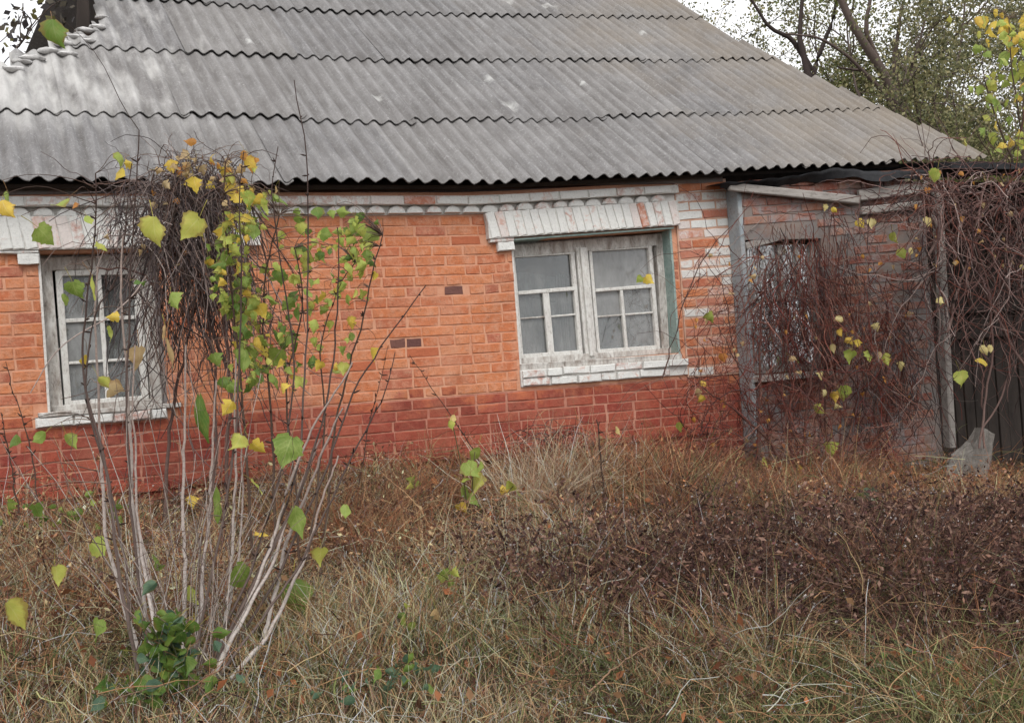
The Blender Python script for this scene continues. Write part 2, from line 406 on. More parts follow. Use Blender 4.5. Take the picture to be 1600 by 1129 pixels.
# leaf shapes: a grid folded along the midrib; origin at the stalk, tip along -Z, face towards -Y
def leaf_shape(name, prof, fold, curl, twist, jag, seed):
    r = random.Random(seed); rows = len(prof)-1
    xs = (-1, -.5, 0, .5, 1); V = []; Q = []; UV = []
    for i, w in enumerate(prof):
        tt = i/rows; z = -tt
        for k, x in enumerate(xs):
            j = (1+r.uniform(-jag, jag)+(.05 if i % 2 else -.05)) if abs(x) == 1 else 1
            xx = x*w*j
            y = fold*abs(xx) + curl*(tt-.3)**2*(1 if tt > .3 else -.4) + .03*math.sin(9*tt+x*2+seed)
            a = twist*(tt-.5)
            zz = z + ((.07 if i == 0 else .05 if i == 1 else .09*(prof is LOBED)*(i in (2, 4)))*(abs(x) == 1)) + r.uniform(-.012, .012)
            V.append((xx*math.cos(a)-y*math.sin(a), xx*math.sin(a)+y*math.cos(a), zz)); UV.append((x*.5+.5, tt))
    for i in range(rows):
        for k in range(4):
            a = i*5+k; Q.append((a, a+1, a+6, a+5))
    me = bpy.data.meshes.new(name); me.from_pydata(V, [], Q)
    u = me.uv_layers.new(name='UVMap')
    for l in me.loops: u.data[l.index].uv = UV[l.vertex_index]
    me.polygons.foreach_set('use_smooth', [True]*len(me.polygons))
    return me
HEART = [.15, .36, .455, .475, .46, .43, .385, .32, .25, .175, .105, .05, .004]
OVAL = [.05, .22, .32, .35, .32, .24, .14, .06, .004]
NARROW = [.02, .09, .14, .15, .14, .11, .07, .01]
LOBED = [.10, .34, .52, .27, .40, .22, .16, .06, .004]
SHAPES = {}
for k, pr in (('heart', HEART), ('oval', OVAL), ('narrow', NARROW), ('lobed', LOBED)):
    SHAPES[k] = [(pr, rnd.uniform(.15, .95), rnd.uniform(-.7, 1.2), rnd.uniform(-1.2, 1.2), .13 if k != 'lobed' else .2, s) for s in range(6)]
_leafcache = {}
STALKS = {}
STEMPTS = {}
def leaf_mesh(shape, v, mk):
    key = (shape, v, mk)
    if key not in _leafcache:
        me = leaf_shape('leaf', *SHAPES[shape][v]); me.materials.append(LM[mk]); _leafcache[key] = me
    return _leafcache[key]
def leaf(parent, pos, size, mk, shape='heart', roll=None, tilt=None, yaw=None):
    """one leaf hung at pos (its middle), size = its length in metres"""
    o = bpy.data.objects.new('leaf', leaf_mesh(shape, rnd.randrange(6), mk))
    COL.objects.link(o); o.parent = parent
    roll = rnd.gauss(0, .6) if roll is None else roll
    tilt = rnd.gauss(-.15, .5) if tilt is None else tilt
    yaw = rnd.gauss(-.1, .7) if yaw is None else yaw
    Rm = Matrix.Rotation(yaw, 4, 'Z') @ Matrix.Rotation(roll, 4, 'Y') @ Matrix.Rotation(tilt, 4, 'X')
    c = Rm @ Vector((0, 0, -.5*size))
    STALKS.setdefault(parent.name, []).append((Vector(pos)-c, Rm @ Vector((rnd.gauss(0, .3), rnd.uniform(.2, .9), 1)), size))
    o.matrix_basis = Matrix.Translation(Vector(pos) - origin(parent) - c) @ Rm @ Matrix.Scale(size, 4)
    return o
def px_size(px, y): return px * (y+CAM_D)/FPX * 1.0

# ------------------------------------------------------------------ ground
def ground_z(x, y):
    x = np.asarray(x, float); y = np.asarray(y, float)
    yy = np.clip(y, -7, 3)
    z = -.66 + .17*np.clip(yy, -9, 0) - .10*np.clip(x-4.2, 0, 6)*np.clip(1+(y+1.2)/4, 0, 1) - .02*np.clip(x-3, 0, 8)
    z = z + .05*(smooth_noise(x*1.1+20, y*1.1+20, 3)-.5) + .10*(smooth_noise(x*.4+5, y*.4+9, 4)-.5)
    return z
def gz(x, y): return float(ground_z(np.array([x]), np.array([y]))[0])
t = NT('soil_with_leaf_litter', .97, .05); p = t.position()
c = t.mix(t.ramp(t.noise(p, 9, 8, .75, .5), [(.35, 0.0), (.65, 1.0)]), (.055,.037,.026), (.12,.083,.055))
c = t.mix(t.math('MULTIPLY', t.ramp(t.noise(p, 26, 6, .8), [(.5, 0.0), (.65, 1.0)]), .7), c, (.03,.022,.017))
c = t.mix(t.math('MULTIPLY', t.ramp(t.noise(p, 1.3, 4, .6), [(.5, 0.0), (.7, 1.0)]), .6), c, (.075,.085,.03))
t.base(c).bump(t.noise(p, 22, 8, .8), 1.0, .04)
gx = np.concatenate([np.linspace(-400, -14, 14), np.linspace(-12, 22, 120), np.linspace(25, 400, 14)])
gy = np.concatenate([np.linspace(-60, -11, 10), np.linspace(-10, 4, 60), np.linspace(6, 500, 16)])
GX, GY = np.meshgrid(gx, gy)
GV = np.stack([GX, GY, ground_z(GX, GY)], -1).reshape(-1, 3)
n = len(gx); ii, jj = np.meshgrid(np.arange(len(gx)-1), np.arange(len(gy)-1)); b = (jj*n+ii).ravel()
o = put('ground', GV, np.stack([b, b+1, b+n+1, b+n], -1), t.m, smooth=True, kind='structure')

# ------------------------------------------------------------------ house
house = thing('brick_house', 'old orange brick cottage with white trimmed windows and a grey corrugated roof', 'house', (4, 0, -.7))
def lift_top(u): return .05*max(0.0, u-3.6)
def lift(u, z): return lift_top(u)*min(1, max(0, (z+.1)/1.2))

# --- mortar slabs of the front wall with the two openings
Z0, ZP, ZT = -.95, -.115, 1.30           # below ground, plinth top, underside of the tooth course
LW = (.37, 1.13, -.02, 1.055)            # left opening: u0,u1,z0,z1
RW = (3.86, 5.345, .085, 1.06)
UL, UR = -.75, 5.93
COURSE, BL = .0772, .262
def wall_slab(name, mat, rects, y0=0.0, y1=.38):
    m = MB()
    for (a, b, c, d) in rects:
        nseg = max(1, int((b-a)/.4))
        for i in range(nseg):
            m.box(a+(b-a)*i/nseg, a+(b-a)*(i+1)/nseg, y0, y1, c, d, 0, lift)
    return m.build(name, mat, house)
front_wall = wall_slab('front_wall', M['mortar'], [
    (UL, LW[0], ZP, 1.46), (LW[0], LW[1], ZP, LW[2]-.0), (LW[0], LW[1], LW[3], 1.46),
    (LW[1], RW[0], ZP, 1.46), (RW[0], RW[1], ZP, RW[2]), (RW[0], RW[1], RW[3], 1.46), (RW[1], 5.40, ZP, 1.46)], -.0015)
plinth = wall_slab('plinth', M['red_mortar'], [(UL, UR, Z0, ZP)], -.0015)
corner_pier = wall_slab('corner_pier', M['pier_mortar'], [(5.40, UR, ZP, 1.46)], -.018)

BRICKS = {}
def brick_mesh(kind, v, L, H, D=.06):
    """worn brick, front face towards -Y: back, middle and inset front rings, 18 triangles and up"""
    key = (kind, v, round(L, 3), round(H, 3))
    if key in BRICKS: return BRICKS[key]
    r = random.Random(hash((v, round(L*100))) & 0xffff)
    ch = .0045
    P = []
    def ring(hx, hz, y, j):
        for sx, sz in ((-1,-1),(0,-1),(1,-1),(1,1),(0,1),(-1,1)):
            P.append((sx*hx+r.uniform(-j, j), y+r.uniform(-j, j)*.7, sz*hz+r.uniform(-j, j)))
    ring(L/2, H/2, D, 0); ring(L/2, H/2, .001, .004); ring(L/2-ch, H/2-ch, -.005, .0035)
    Q = []
    for b in (0, 6):
        for i in range(6):
            j = (i+1) % 6; Q.append((b+i, b+j, b+6+j, b+6+i))
    Q += [(12, 13, 16, 17), (13, 14, 15, 16)]
    me = bpy.data.meshes.new('brick'); me.from_pydata(P, [], Q); me.materials.append(M[kind])
    BRICKS[key] = me
    return me
def lay(parent, kind, u, z, L, H, y=0.0, name='brick', rot=0.0, v=None):
    o = bpy.data.objects.new(name, brick_mesh(kind, rnd.randrange(6) if v is None else v, L, H))
    COL.objects.link(o); o.parent = parent
    o.matrix_basis = Matrix.Translation(Vector((u, y+rnd.uniform(-.0035, .0008), z+lift(u, z))) - origin(parent)) @ Matrix.Rotation(rot - math.atan(.05 if u > 3.6 and z > 0 else 0)*min(1, max(0, z)), 4, 'Y')
    return o
burnt_px = [(713, 453), (662, 517), (633, 533), (865, 620)]
burnt = [at(a, b, 0)[[0, 2]] for a, b in burnt_px[:3]]
rest = []
def courses(parent, kind, z0, z1, u0, u1, holes, limit, jit=.02, first=0, burn=False):
    k = 0; z = z0 + COURSE/2; todo = []
    while z < z1-.02:
        u = u0 - (0 if (k+first) % 2 else BL/2) + rnd.uniform(-.03, .03)
        header_row = rnd.random() < .12
        while u < u1:
            L = (BL/2 if (header_row and rnd.random() < .7) or rnd.random() < .06 else BL) + rnd.uniform(-.006, .006)
            segs = [(max(u, u0), min(u+L, u1))]
            for (a, b, c, d) in holes:
                if c-.02 < z < d+.02:
                    new = []
                    for s, e in segs:
                        if e <= a or s >= b: new.append((s, e))
                        else:
                            if s < a: new.append((s, a))
                            if e > b: new.append((b, e))
                    segs = new
            for s, e in segs:
                if e-s > .045: todo.append(((s+e)/2, z, e-s-.007))
            u += L
        z += COURSE; k += 1
    # the bricks nearest the visible middle of the wall are singles, any beyond the limit are joined
    todo.sort(key=lambda q: abs(q[0]-3.0))
    for i, (u, z, L) in enumerate(todo):
        if kind == 'brick' and z < ZP+.06 and rnd.random() < .3: kind_ = 'red_brick'
        elif kind == 'brick' and rnd.random() < .012: kind_ = 'red_brick'
        elif kind == 'red_brick' and z > -.30 and rnd.random() < .12: kind_ = 'brick'
        else: kind_ = kind
        kk = kind_; LL = L; y = 0.0
        if burn:
            for b in burnt:
                if abs(u-b[0]) < .09 and abs(z-b[1]) < COURSE/2: kk = 'burnt'; L = min(L, .16)
        vis = round(L/.02)*.02
        if i < limit: lay(parent, kk, u, z, max(.03, vis-.002 if vis <= L+.004 else vis-.02), COURSE-.009, y)
        else: rest.append((parent, kk, u, z, L))
courses(front_wall, 'brick', ZP+.002, ZT-.005, UL, 5.40, [LW, RW, (LW[0]-.2, 1.9, 1.055, 1.4), (3.64, 5.40, 1.07, 1.4), (3.74, 5.40, 1.0, 1.1), (RW[0]-.03, RW[1]+.03, -.2, .1), (.28, 1.2, -.12, .0), (.24, LW[0], .98, 1.06)], 292, burn=True)
courses(plinth, 'red_brick', -.74, ZP, UL, UR, [], 200)
# joined leftovers beyond the limit, if any
if rest:
    m = {}
    for (p_, k_, u, z, L) in rest:
        m.setdefault((p_, k_), MB()).box(u-L/2, u+L/2, -.004, .05, z-.032+lift(u, z), z+.032+lift(u, z), .003)
    for (p_, k_), mm in m.items(): mm.build('brick_courses', M[k_], p_, kind='stuff')
z = ZP+.004; k = 0
while z < 1.40:
    zz = z+COURSE/2
    cut = (.13, .27) if k % 2 else (.26, .13)
    u = 5.405
    for L in (cut + (.13,) if k % 2 else (cut[0], .26)):
        L2 = min(L, UR-u)
        kind = 'pier_brick' if rnd.random() < (.45 if zz < .6 else .8) else 'brick'
        if zz > 1.0: kind = 'white_brick' if rnd.random() < .5 else 'pink_brick'
        if L2 > .04: lay(corner_pier, kind, u+L2/2, zz, L2-.01, COURSE-.01, -.016)
        u += L2
    z += COURSE; k += 1
# ledge of the plinth: a row of darker bricks pushed out of line
for i in range(24):
    u = UL+.13+i*.265
    if u < 5.8: lay(plinth, 'red_brick', u, -.575+rnd.uniform(-.008, .008), .25, .06, -.03, 'ledge_brick')

# --- cornice: white header band, row of teeth below
cornice = MB()
for i in range(16):
    a = UL+(5.40-UL)*i/16; b = UL+(5.40-UL)*(i+1)/16
    cornice.box(a, b, -.085, .05, 1.353, 1.42, .001, lambda u, z: lift_top(u)).box(a, b, -.012, .05, 1.284, 1.351, 0, lambda u, z: lift_top(u))
cornice = cornice.build('cornice', M['white_mortar'], house)
u = UL+.13
while u < 5.38:
    lay(cornice, 'white_brick' if rnd.random() < .88 else 'pink_brick', u, 1.386, .252, .062, -.090, 'cornice_brick'); u += .264
for i in range(2):
    lay(cornice, 'brick', 5.53+.265*i, 1.40, .255, .06, -.03, 'cornice_brick')
tooth = bpy.data.meshes.new('tooth_brick')
th_n = 7; V = []
for yy, sc in ((.02, 1.0), (-.045, 1.0), (-.058, .86)):
    for i in range(th_n):
        a_ = math.pi*i/(th_n-1); V.append((.071*sc*math.cos(a_), yy, -.030+.062*sc*math.sin(a_)+(.004 if sc < 1 else 0)))
Q = [(b_+i, b_+i+1, b_+th_n+i+1, b_+th_n+i) for b_ in (0, th_n) for i in range(th_n-1)]
Q += [(b_, b_+th_n, b_+2*th_n-1, b_+th_n-1) for b_ in (0, th_n)] + [tuple(range(2*th_n, 3*th_n))]
tooth.from_pydata(V, [], Q)
tooth.materials.append(M['white_brick'])
u = UL+.08
while u < 5.36:
    o = bpy.data.objects.new('tooth_brick', tooth); COL.objects.link(o); o.parent = cornice
    o.matrix_basis = Matrix.Translation(Vector((u+rnd.uniform(-.006, .006), .0, 1.322+lift_top(u)+rnd.uniform(-.003, .003))) - origin(cornice)) @ Matrix.Rotation(rnd.gauss(0, .05), 4, 'Z') @ Matrix.Scale(rnd.uniform(.93, 1.05), 4)
    u += .155

# --- lintels of slanting soldier bricks, with corbel steps
def lintel(u0, u1, z0, z1, steps):
    m = MB(); n_ = 8
    for i in range(n_): m.box(u0+(u1-u0)*i/n_, u0+(u1-u0)*(i+1)/n_, -.061, .10, z0, z1, 0, lambda u, z: lift_top(u))
    L = m.build('window_lintel', M['white_mortar'], house)
    u = u0+.04
    while u < u1-.03:
        H = z1-z0-.004
        o = lay(L, 'white_brick' if rnd.random() < .8 else 'pink_brick', u, (z0+z1)/2, .072, H, -.062, 'lintel_brick', rot=-.16+rnd.gauss(0, .03))
        u += .076
    for (a, b, c, d) in steps:
        lay(L, 'white_brick', (a+b)/2, (c+d)/2, b-a, d-c, -.045, 'corbel_brick')
    return L
lintel(3.64, 5.40, 1.085, 1.292, [(3.655, 3.86, 1.055, 1.085), (3.72, 3.86, .985, 1.052)])
lintel(.12, 1.85, 1.07, 1.292, [(.12, .37, 1.048, 1.07), (.24, .37, .975, 1.045)])

# --- right window
def bar(name, parent, a, b, y, w, h, mat='white_paint', j=.002):
    """wooden bar in the plane y between (u,z) points a and b"""
    return MB().beam((a[0], y, a[1]), (b[0], y, b[1]), w, h, j).build(name, M[mat], parent, .004)
def uz(px, py, y): q = at(px, py, y); return (q[0], q[2])
def pane(parent, p4, y):
    v = [(a, y, b) for a, b in p4]; v2 = [(a, y+.004, b) for a, b in p4]
    return MB().hexa(v+v2).build('pane', M['glass'], parent)
YW = .155
win = MB()
A, B, Cc, Dd = 3.875, 5.335, .115, 1.05
win.beam((A+.02, YW, Cc), (A+.035, YW, Dd), .07, .045).beam((B-.045, YW, Cc), (B-.02, YW, Dd+.08), .07, .075)
win.beam((A, YW+.01, Dd-.045), (B, YW+.01, Dd+.03), .08, .10).beam((A-.01, YW, Cc), (B+.01, YW, Cc+.01), .09, .05)
win.box(RW[0]+.012, RW[1]-.016, .185, .21, .98, 1.12).box(5.235, RW[1]-.016, .185, .21, .1, 1.0)
window = win.build('window', M['peeled_paint'], house, .004)
bar('window_post', window, (4.565, .12), (4.545, 1.02), YW-.01, .07, .105)
bar('window_post', window, (4.565, .12), (4.545, 1.02), YW-.05, .03, .05)
for (a, b, vx, hz, tz, vw) in ((3.925, 4.49, 4.205, .46, .665, .055), (4.635, 5.235, 4.915, .445, .66, .026)):
    sash = MB(); yb = YW-.005; sk = -.012
    lifted = .05*max(0, a-3.86)
    sash.beam((a+.012, yb, .14), (a+.012+sk, yb, .97+lifted), .04, .03).beam((b-.012, yb, .14), (b-.012+sk, yb, .99+lifted), .04, .036)
    sash.beam((a, yb, .155), (b, yb, .16), .04, .035).beam((a, yb, .965+lifted), (b, yb, .985+lifted), .04, .03)
    sash = sash.build('sash', M['white_paint'], window, .004)
    bar('glazing_bar', window, (a+.02, tz+.003), (b-.02, tz+.022), yb-.004, .034, .030)
    bar('glazing_bar', window, (vx, .17), (vx-.01, tz), yb-.003, .032, vw)
    bar('glazing_bar', window, (a+.025, hz), (vx-vw/2, hz+.006), yb, .02, .014, 'peeled_paint')
    bar('glazing_bar', window, (vx+vw/2, hz+.006), (b-.025, hz+.013), yb, .02, .014)
    yg = yb+.012
    for (x0, x1, z0_, z1_) in ((a+.02, b-.02, tz+.015, .97+lifted), (a+.02, vx, hz, tz), (vx, b-.02, hz, tz), (a+.02, vx, .165, hz), (vx, b-.02, .165, hz)):
        pane(window, [(x0, z0_), (x1, z0_+.01), (x1, z1_+.01), (x0, z1_)], yg)
MB().box(RW[1]-.012, RW[1]+.008, -.003, .40, .075, 1.152).build('window_reveal', M['teal'], house)
MB().box(RW[0]-.008, RW[0]+.008, -.003, .40, .075, 1.07).build('window_reveal', M['white_mortar'], house)
MB().hexa([(RW[0], -.04, 1.072), (RW[1]+.01, -.04, 1.147), (RW[1]+.01, .40, 1.147), (RW[0], .40, 1.072), (RW[0], -.04, 1.086), (RW[1]+.01, -.04, 1.16), (RW[1]+.01, .40, 1.16), (RW[0], .40, 1.086)]).build('window_soffit', M['teal'], house)
# dim room behind each window: back, sides, floor and ceiling, and old net curtains
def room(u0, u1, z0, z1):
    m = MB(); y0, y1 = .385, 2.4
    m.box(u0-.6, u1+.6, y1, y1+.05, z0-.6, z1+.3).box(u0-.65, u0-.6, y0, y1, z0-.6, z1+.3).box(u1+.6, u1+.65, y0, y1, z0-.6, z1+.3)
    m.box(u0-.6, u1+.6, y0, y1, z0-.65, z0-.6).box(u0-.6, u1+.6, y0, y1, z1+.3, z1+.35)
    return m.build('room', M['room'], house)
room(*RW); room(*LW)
def curtain(u0, u1, z0, z1, y=.27, n_=40, slant=0.0):
    us = np.linspace(0, 1, n_); V = []
    for zf in np.linspace(0, 1, 8):
        for s in us:
            V.append((u0+(u1-u0)*s + slant*zf*s, y+.018*math.sin(s*46+zf*2)+.01*math.sin(s*17), z0+(z1-z0)*zf + .03*math.sin(s*5)))
    Q = [(i*n_+k, i*n_+k+1, (i+1)*n_+k+1, (i+1)*n_+k) for i in range(7) for k in range(n_-1)]
    put('curtain', V, Q, M['curtain'], house, smooth=True)
curtain(3.88, 4.36, .10, .62); curtain(4.36, 4.52, .12, .80); curtain(4.70, 5.05, .10, .62); curtain(5.0, 5.30, .1, .35); curtain(3.9, 4.5, .62, .82, .30); curtain(.42, .62, .0, .6); curtain(.8, 1.1, 0, .3, .3)
# sill: board and two courses of whitewashed bricks
MB().box(3.85, 5.36, -.012, .16, .045, .094, .006).build('sill_board', M['peeled_paint'], house, .005)
sill = MB().box(3.845, 5.40, -.02, .02, -.088, .046).build('window_sill', M['white_mortar'], house)
def sillrow(parent, u0, u1, z, y, skip=()):
    u = u0; i = 0
    while u < u1-.06:
        L = rnd.choice((.24, .25, .14, .22)); L = min(L, u1-u)
        if i not in skip: lay(parent, 'white_brick', u+L/2, z+rnd.uniform(-.004, .004), L-.014, .056, y+rnd.uniform(-.014, .01), 'sill_brick', rot=rnd.gauss(0, .015))
        u += L; i += 1
sillrow(sill, 3.85, 5.40, .012, -.045); sillrow(sill, 3.85, 5.22, -.056, -.032)

# --- left window
Y2 = .15
wl_ = MB()
wl_.beam((.425, Y2, -.03), (.41, Y2, 1.03), .07, .085).beam((1.085, Y2, -.02), (1.075, Y2, 1.03), .07, .085).beam((.38, Y2, .99), (1.13, Y2, 1.0), .07, .09).beam((.38, Y2, .0), (1.13, Y2, .0), .08, .05)
wl_.box(LW[0]+.004, LW[1]-.016, .17, .2, .955, 1.064).box(LW[0]+.004, .455, .17, .2, -.02, .96).box(1.05, LW[1]-.016, .17, .2, -.02, .96)
window2 = wl_.build('window', M['peeled_paint'], house, .004)
s2 = MB(); s2.beam((.50, Y2, .02), (.495, Y2, .94), .045, .045).beam((1.01, Y2, .02), (1.005, Y2, .94), .045, .05).beam((.48, Y2, .03), (1.03, Y2, .03), .045, .045).beam((.48, Y2, .93), (1.03, Y2, .93), .045, .045)
s2.build('sash', M['white_paint'], window2, .004)
bar('glazing_bar', window2, (.76, .05), (.755, .92), Y2-.003, .03, .03)
bar('glazing_bar', window2, (.515, .60), (.99, .605), Y2, .028, .026); bar('glazing_bar', window2, (.515, .31), (.99, .315), Y2, .028, .020)
for (x0, x1) in ((.51, .76), (.76, 1.0)):
    for (z0_, z1_) in ((.04, .31), (.31, .60), (.60, .92)):
        pane(window2, [(x0, z0_), (x1, z0_), (x1, z1_), (x0, z1_)], Y2+.012)
MB().box(LW[1]-.012, LW[1]+.008, -.003, .4, -.03, 1.062).build('window_reveal', M['grey_plaster'], house)
MB().box(LW[0]-.008, LW[0]+.008, -.003, .4, -.03, 1.062).build('window_reveal', M['white_mortar'], house)
MB().box(.30, 1.22, -.05, .15, -.045, -.012, .006).build('sill_board', M['peeled_paint'], house, .004)
sill2 = MB().box(.28, 1.13, -.02, .02, -.115, -.045).build('window_sill', M['white_mortar'], house)
sillrow(sill2, .28, 1.13, -.08, -.04)

# --- roof: corrugated sheets in overlapping rows
TH = math.radians(36); CT, ST = math.cos(TH), math.sin(TH)
def roof_pt(u, v, nrm=0.0):
    return np.array([u, -.25+v*CT-nrm*ST, 1.458+lift_top(u)+v*ST+nrm*CT])
VR = [0, 1.20, 2.62, 3.98, 5.35]; VTOP = 6.1
verge_v = [-.5, 0, 1.2, 2.2, 3.4, 5.0, 6.5]; verge_u = [8.8, 8.78, 8.50, 8.20, 7.90, 7.93, 7.9]
def u_right(v): return np.interp(v, verge_v, verge_u)
def u_left(v): return np.interp(v, [0, 1.9, 2.2, 2.60, 3.05, 3.3, 3.9, 6.2], [-.75, -.75, .20, .62, 1.03, 1.10, 1.12, 1.14])
roof = MB()
for i in range(12):
    u0, u1 = -.7+i*8.5/12, -.7+(i+1)*8.5/12
    for (v0, v1) in ((.12, 2.0), (2.0, 3.9), (3.9, 6.05)):
        if u0 < 1.15 and v0 >= 2.0 or u1 > 7.8: continue
        roof.hexa([roof_pt(u0, v0, -.075), roof_pt(u1, v0, -.075), roof_pt(u1, v1, -.075), roof_pt(u0, v1, -.075), roof_pt(u0, v0, -.045), roof_pt(u1, v0, -.045), roof_pt(u1, v1, -.045), roof_pt(u0, v1, -.045)])
roof = roof.build('roof', M['dark_wood'], house)
PITCH = .131
def sheet(u0, u1, v0, v1, raise_, dv, skew=0.0):
    n_ = int(round((u1-u0)/PITCH*7)); us = np.linspace(u0, u1, n_+1); vs = np.linspace(v0, v1, 6)
    V = []; UV = []
    ph = rnd.uniform(0, .01)
    chip = [rnd.gauss(0, .004) for _ in us]
    for k, v in enumerate(vs):
        f = k/5
        for i, u in enumerate(us):
            w = .020*math.cos(2*math.pi*(u+ph)/PITCH)
            vv = v + (dv + chip[i] if k == 0 else 0)
            uu = u + skew*(v-v0)
            V.append(roof_pt(uu, vv, w + raise_*(1-f) + .004 + .003*math.sin(u*3+v*2))); UV.append((u, v))
    N = len(V); nc = len(us)
    V2 = [p - np.array([0, -ST, CT])*.007 for p in V]
    Q = []
    for k in range(5):
        for i in range(nc-1):
            um = (us[i]+us[i+1])/2; vm = (vs[k]+vs[k+1])/2
            if um > u_right(vm) or um < u_left(vm): continue
            a = k*nc+i; q = (a, a+1, a+nc+1, a+nc)
            Q.append(q); Q.append(tuple(x+N for x in q[::-1]))
            if k == 0: Q.append((a, a+N, a+1+N, a+1))
            if i == 0: Q.append((a, a+nc, a+nc+N, a+N))
            if i == nc-2: Q.append((a+1, a+1+N, a+1+nc+N, a+1+nc))
    if not Q: return
    o = put('roof_sheet', np.concatenate([V, V2]), Q, M['roof'], roof, smooth=False)
    me = o.data; uvl = me.uv_layers.new(name='UVMap'); allu = UV+UV
    li = np.zeros(len(me.loops), np.int32); me.loops.foreach_get('vertex_index', li)
    uvl.data.foreach_set('uv', np.array(allu, np.float32)[li].ravel())
    used = set(li.tolist())
    bm = bmesh.new(); bm.from_mesh(me)
    bmesh.ops.delete(bm, geom=[x for x in bm.verts if not x.link_faces], context='VERTS')
    bm.to_mesh(me); bm.free()
    me.polygons.foreach_set('use_smooth', [True]*len(me.polygons))
    try: me.set_sharp_from_angle(angle=math.radians(50))
    except Exception: pass
SW = PITCH*7
for r_ in range(5):
    v0 = VR[r_]; v1 = (VR[r_+1] if r_ < 4 else VTOP) + (.16 if r_ < 4 else 0)
    off = -.75 - (r_ % 2)*PITCH*3 - r_*PITCH
    i = 0
    while off + i*SW < 9.0:
        a = off+i*SW
        dv = rnd.gauss(0, .012)
        if r_ == 4 and a < 3.6: dv = -.14 if a > 2.3 else .05
        sheet(a, a+SW+PITCH*.5, v0+(.015 if i % 2 else 0), v1, (.032 if r_ == 0 else .018)+.007*(i % 2)+rnd.uniform(0, .009), dv)
        i += 1
# rear slope, gable and rear walls so that the house is whole
put('rear_roof', [roof_pt(-.75, 0, 0)*[1,0,0]+[0, 8.9, 1.46], [8.8, 8.9, 1.46], roof_pt(7.9, VTOP), roof_pt(1.14, VTOP)], [(0, 1, 2, 3)], M['roof'], house)
MB().box(UL, UL+.3, .38, 8.4, -.9, 1.4).box(8.0, 8.3, .6, 8.4, -1.2, 1.6).box(UL, 8.3, 8.4, 8.7, -1.2, 1.4).build('rear_walls', M['mortar'], house)
put('gable', [(8.15, .3, 1.5), (8.15, 8.4, 1.5), (8.0, 4.6, 5.0)], None, M['dark_wood'], house, tris=[(0, 1, 2)])
# ridge mortar lumps along the broken left edge
def lump(name, c, r, mat, parent, squash=(1, 1, .7), seed=0, sub=2):
    bm = bmesh.new(); bmesh.ops.create_icosphere(bm, subdivisions=sub, radius=1)
    q = random.Random(seed); ph = [q.uniform(0, 6) for _ in range(6)]
    for v in bm.verts:
        d = 1+.18*math.sin(3*v.co.x+ph[0])*math.sin(3*v.co.y+ph[1])+.12*math.sin(6*v.co.z+ph[2]+4*v.co.x)+q.uniform(-.07, .07)
        v.co = Vector((v.co.x*squash[0], v.co.y*squash[1], v.co.z*squash[2]))*d*r
    me = bpy.data.meshes.new(name); bm.to_mesh(me); bm.free(); me.materials.append(mat)
    for p_ in me.polygons: p_.use_smooth = True
    return link(name, me, parent, c)
for i, (px_, py_, s) in enumerate(((20, 112, .10), (50, 95, .10), (78, 84, .11), (98, 72, .10), (118, 62, .10), (135, 52, .11), (152, 46, .09), (105, 88, .09), (35, 100, .08), (160, 30, .07), (140, 68, .08))):
    d = CAM_M.T @ np.array([(px_-PCX)/FPX, (PCY-py_)/FPX, -1.0]); nn = np.array([0, -ST, CT]); e = roof_pt(0, 0)
    tt = ((e-np.array([0, -CAM_D, 0]))@nn)/(d@nn); c_ = np.array([0, -CAM_D, 0])+tt*d
    lump('ridge_mortar', c_+nn*.015, s*.8, M['mortar_lump'], roof, (1.2, 1, .3), i)
# timber plate under the eaves and a bent tar-paper strip
MB().hexa([(UL, -.02, 1.425), (5.9, -.02, 1.425+lift_top(5.9)), (5.9, .1, 1.425+lift_top(5.9)), (UL, .1, 1.425), (UL, -.02, 1.50), (5.9, -.02, 1.50+lift_top(5.9)), (5.9, .1, 1.50+lift_top(5.9)), (UL, .1, 1.50)]).build('eave_plate', M['grey_plaster'], house)
V = []; K = 60
for i in range(K+1):
    s = i/K; u = 5.80+s*3.1; top = at(1130+s*470, np.interp(s, [0, .1, .25, .38, .5, .75, 1], [285, 282, 274, 262, 268, 264, 260]), -.31)
    drop = .035+.05*math.sin(math.pi*s)+.015*math.sin(s*40)
    for k in range(4):
        V.append((top[0], -.31+.03*k*math.sin(s*9)+.02*k, top[2]-drop*k/3+.006*math.sin(s*90)))
    V.append((top[0], .1, top[2]+.02))
Q = []
for i in range(K):
    for k in range(3): Q.append((i*5+k, (i+1)*5+k, (i+1)*5+k+1, i*5+k+1))
    Q.append((i*5, i*5+4, (i+1)*5+4, (i+1)*5))
put('tar_paper', V, Q, M['tar'], house, smooth=True)

# --- annex right of the corner
YA = -.18
AW = (5.97, 6.78, -.14, 1.02)
m = MB()
for (a, b, c_, d_) in ((UR, AW[0], -1.2, 1.48), (AW[0], AW[1], -1.2, AW[2]), (AW[0], AW[1], AW[3], 1.48), (AW[1], 8.0, -1.2, 1.46)):
    m.box(a, b, YA, YA+.3, c_, d_)
annex = m.build('annex_wall', M['grey_plaster'], house)
MB().box(UR-.014, UR+.03, YA-.010, -.02, -.75, 1.46, .003).build('corner_trim', M['blue_trim'], house, .006)
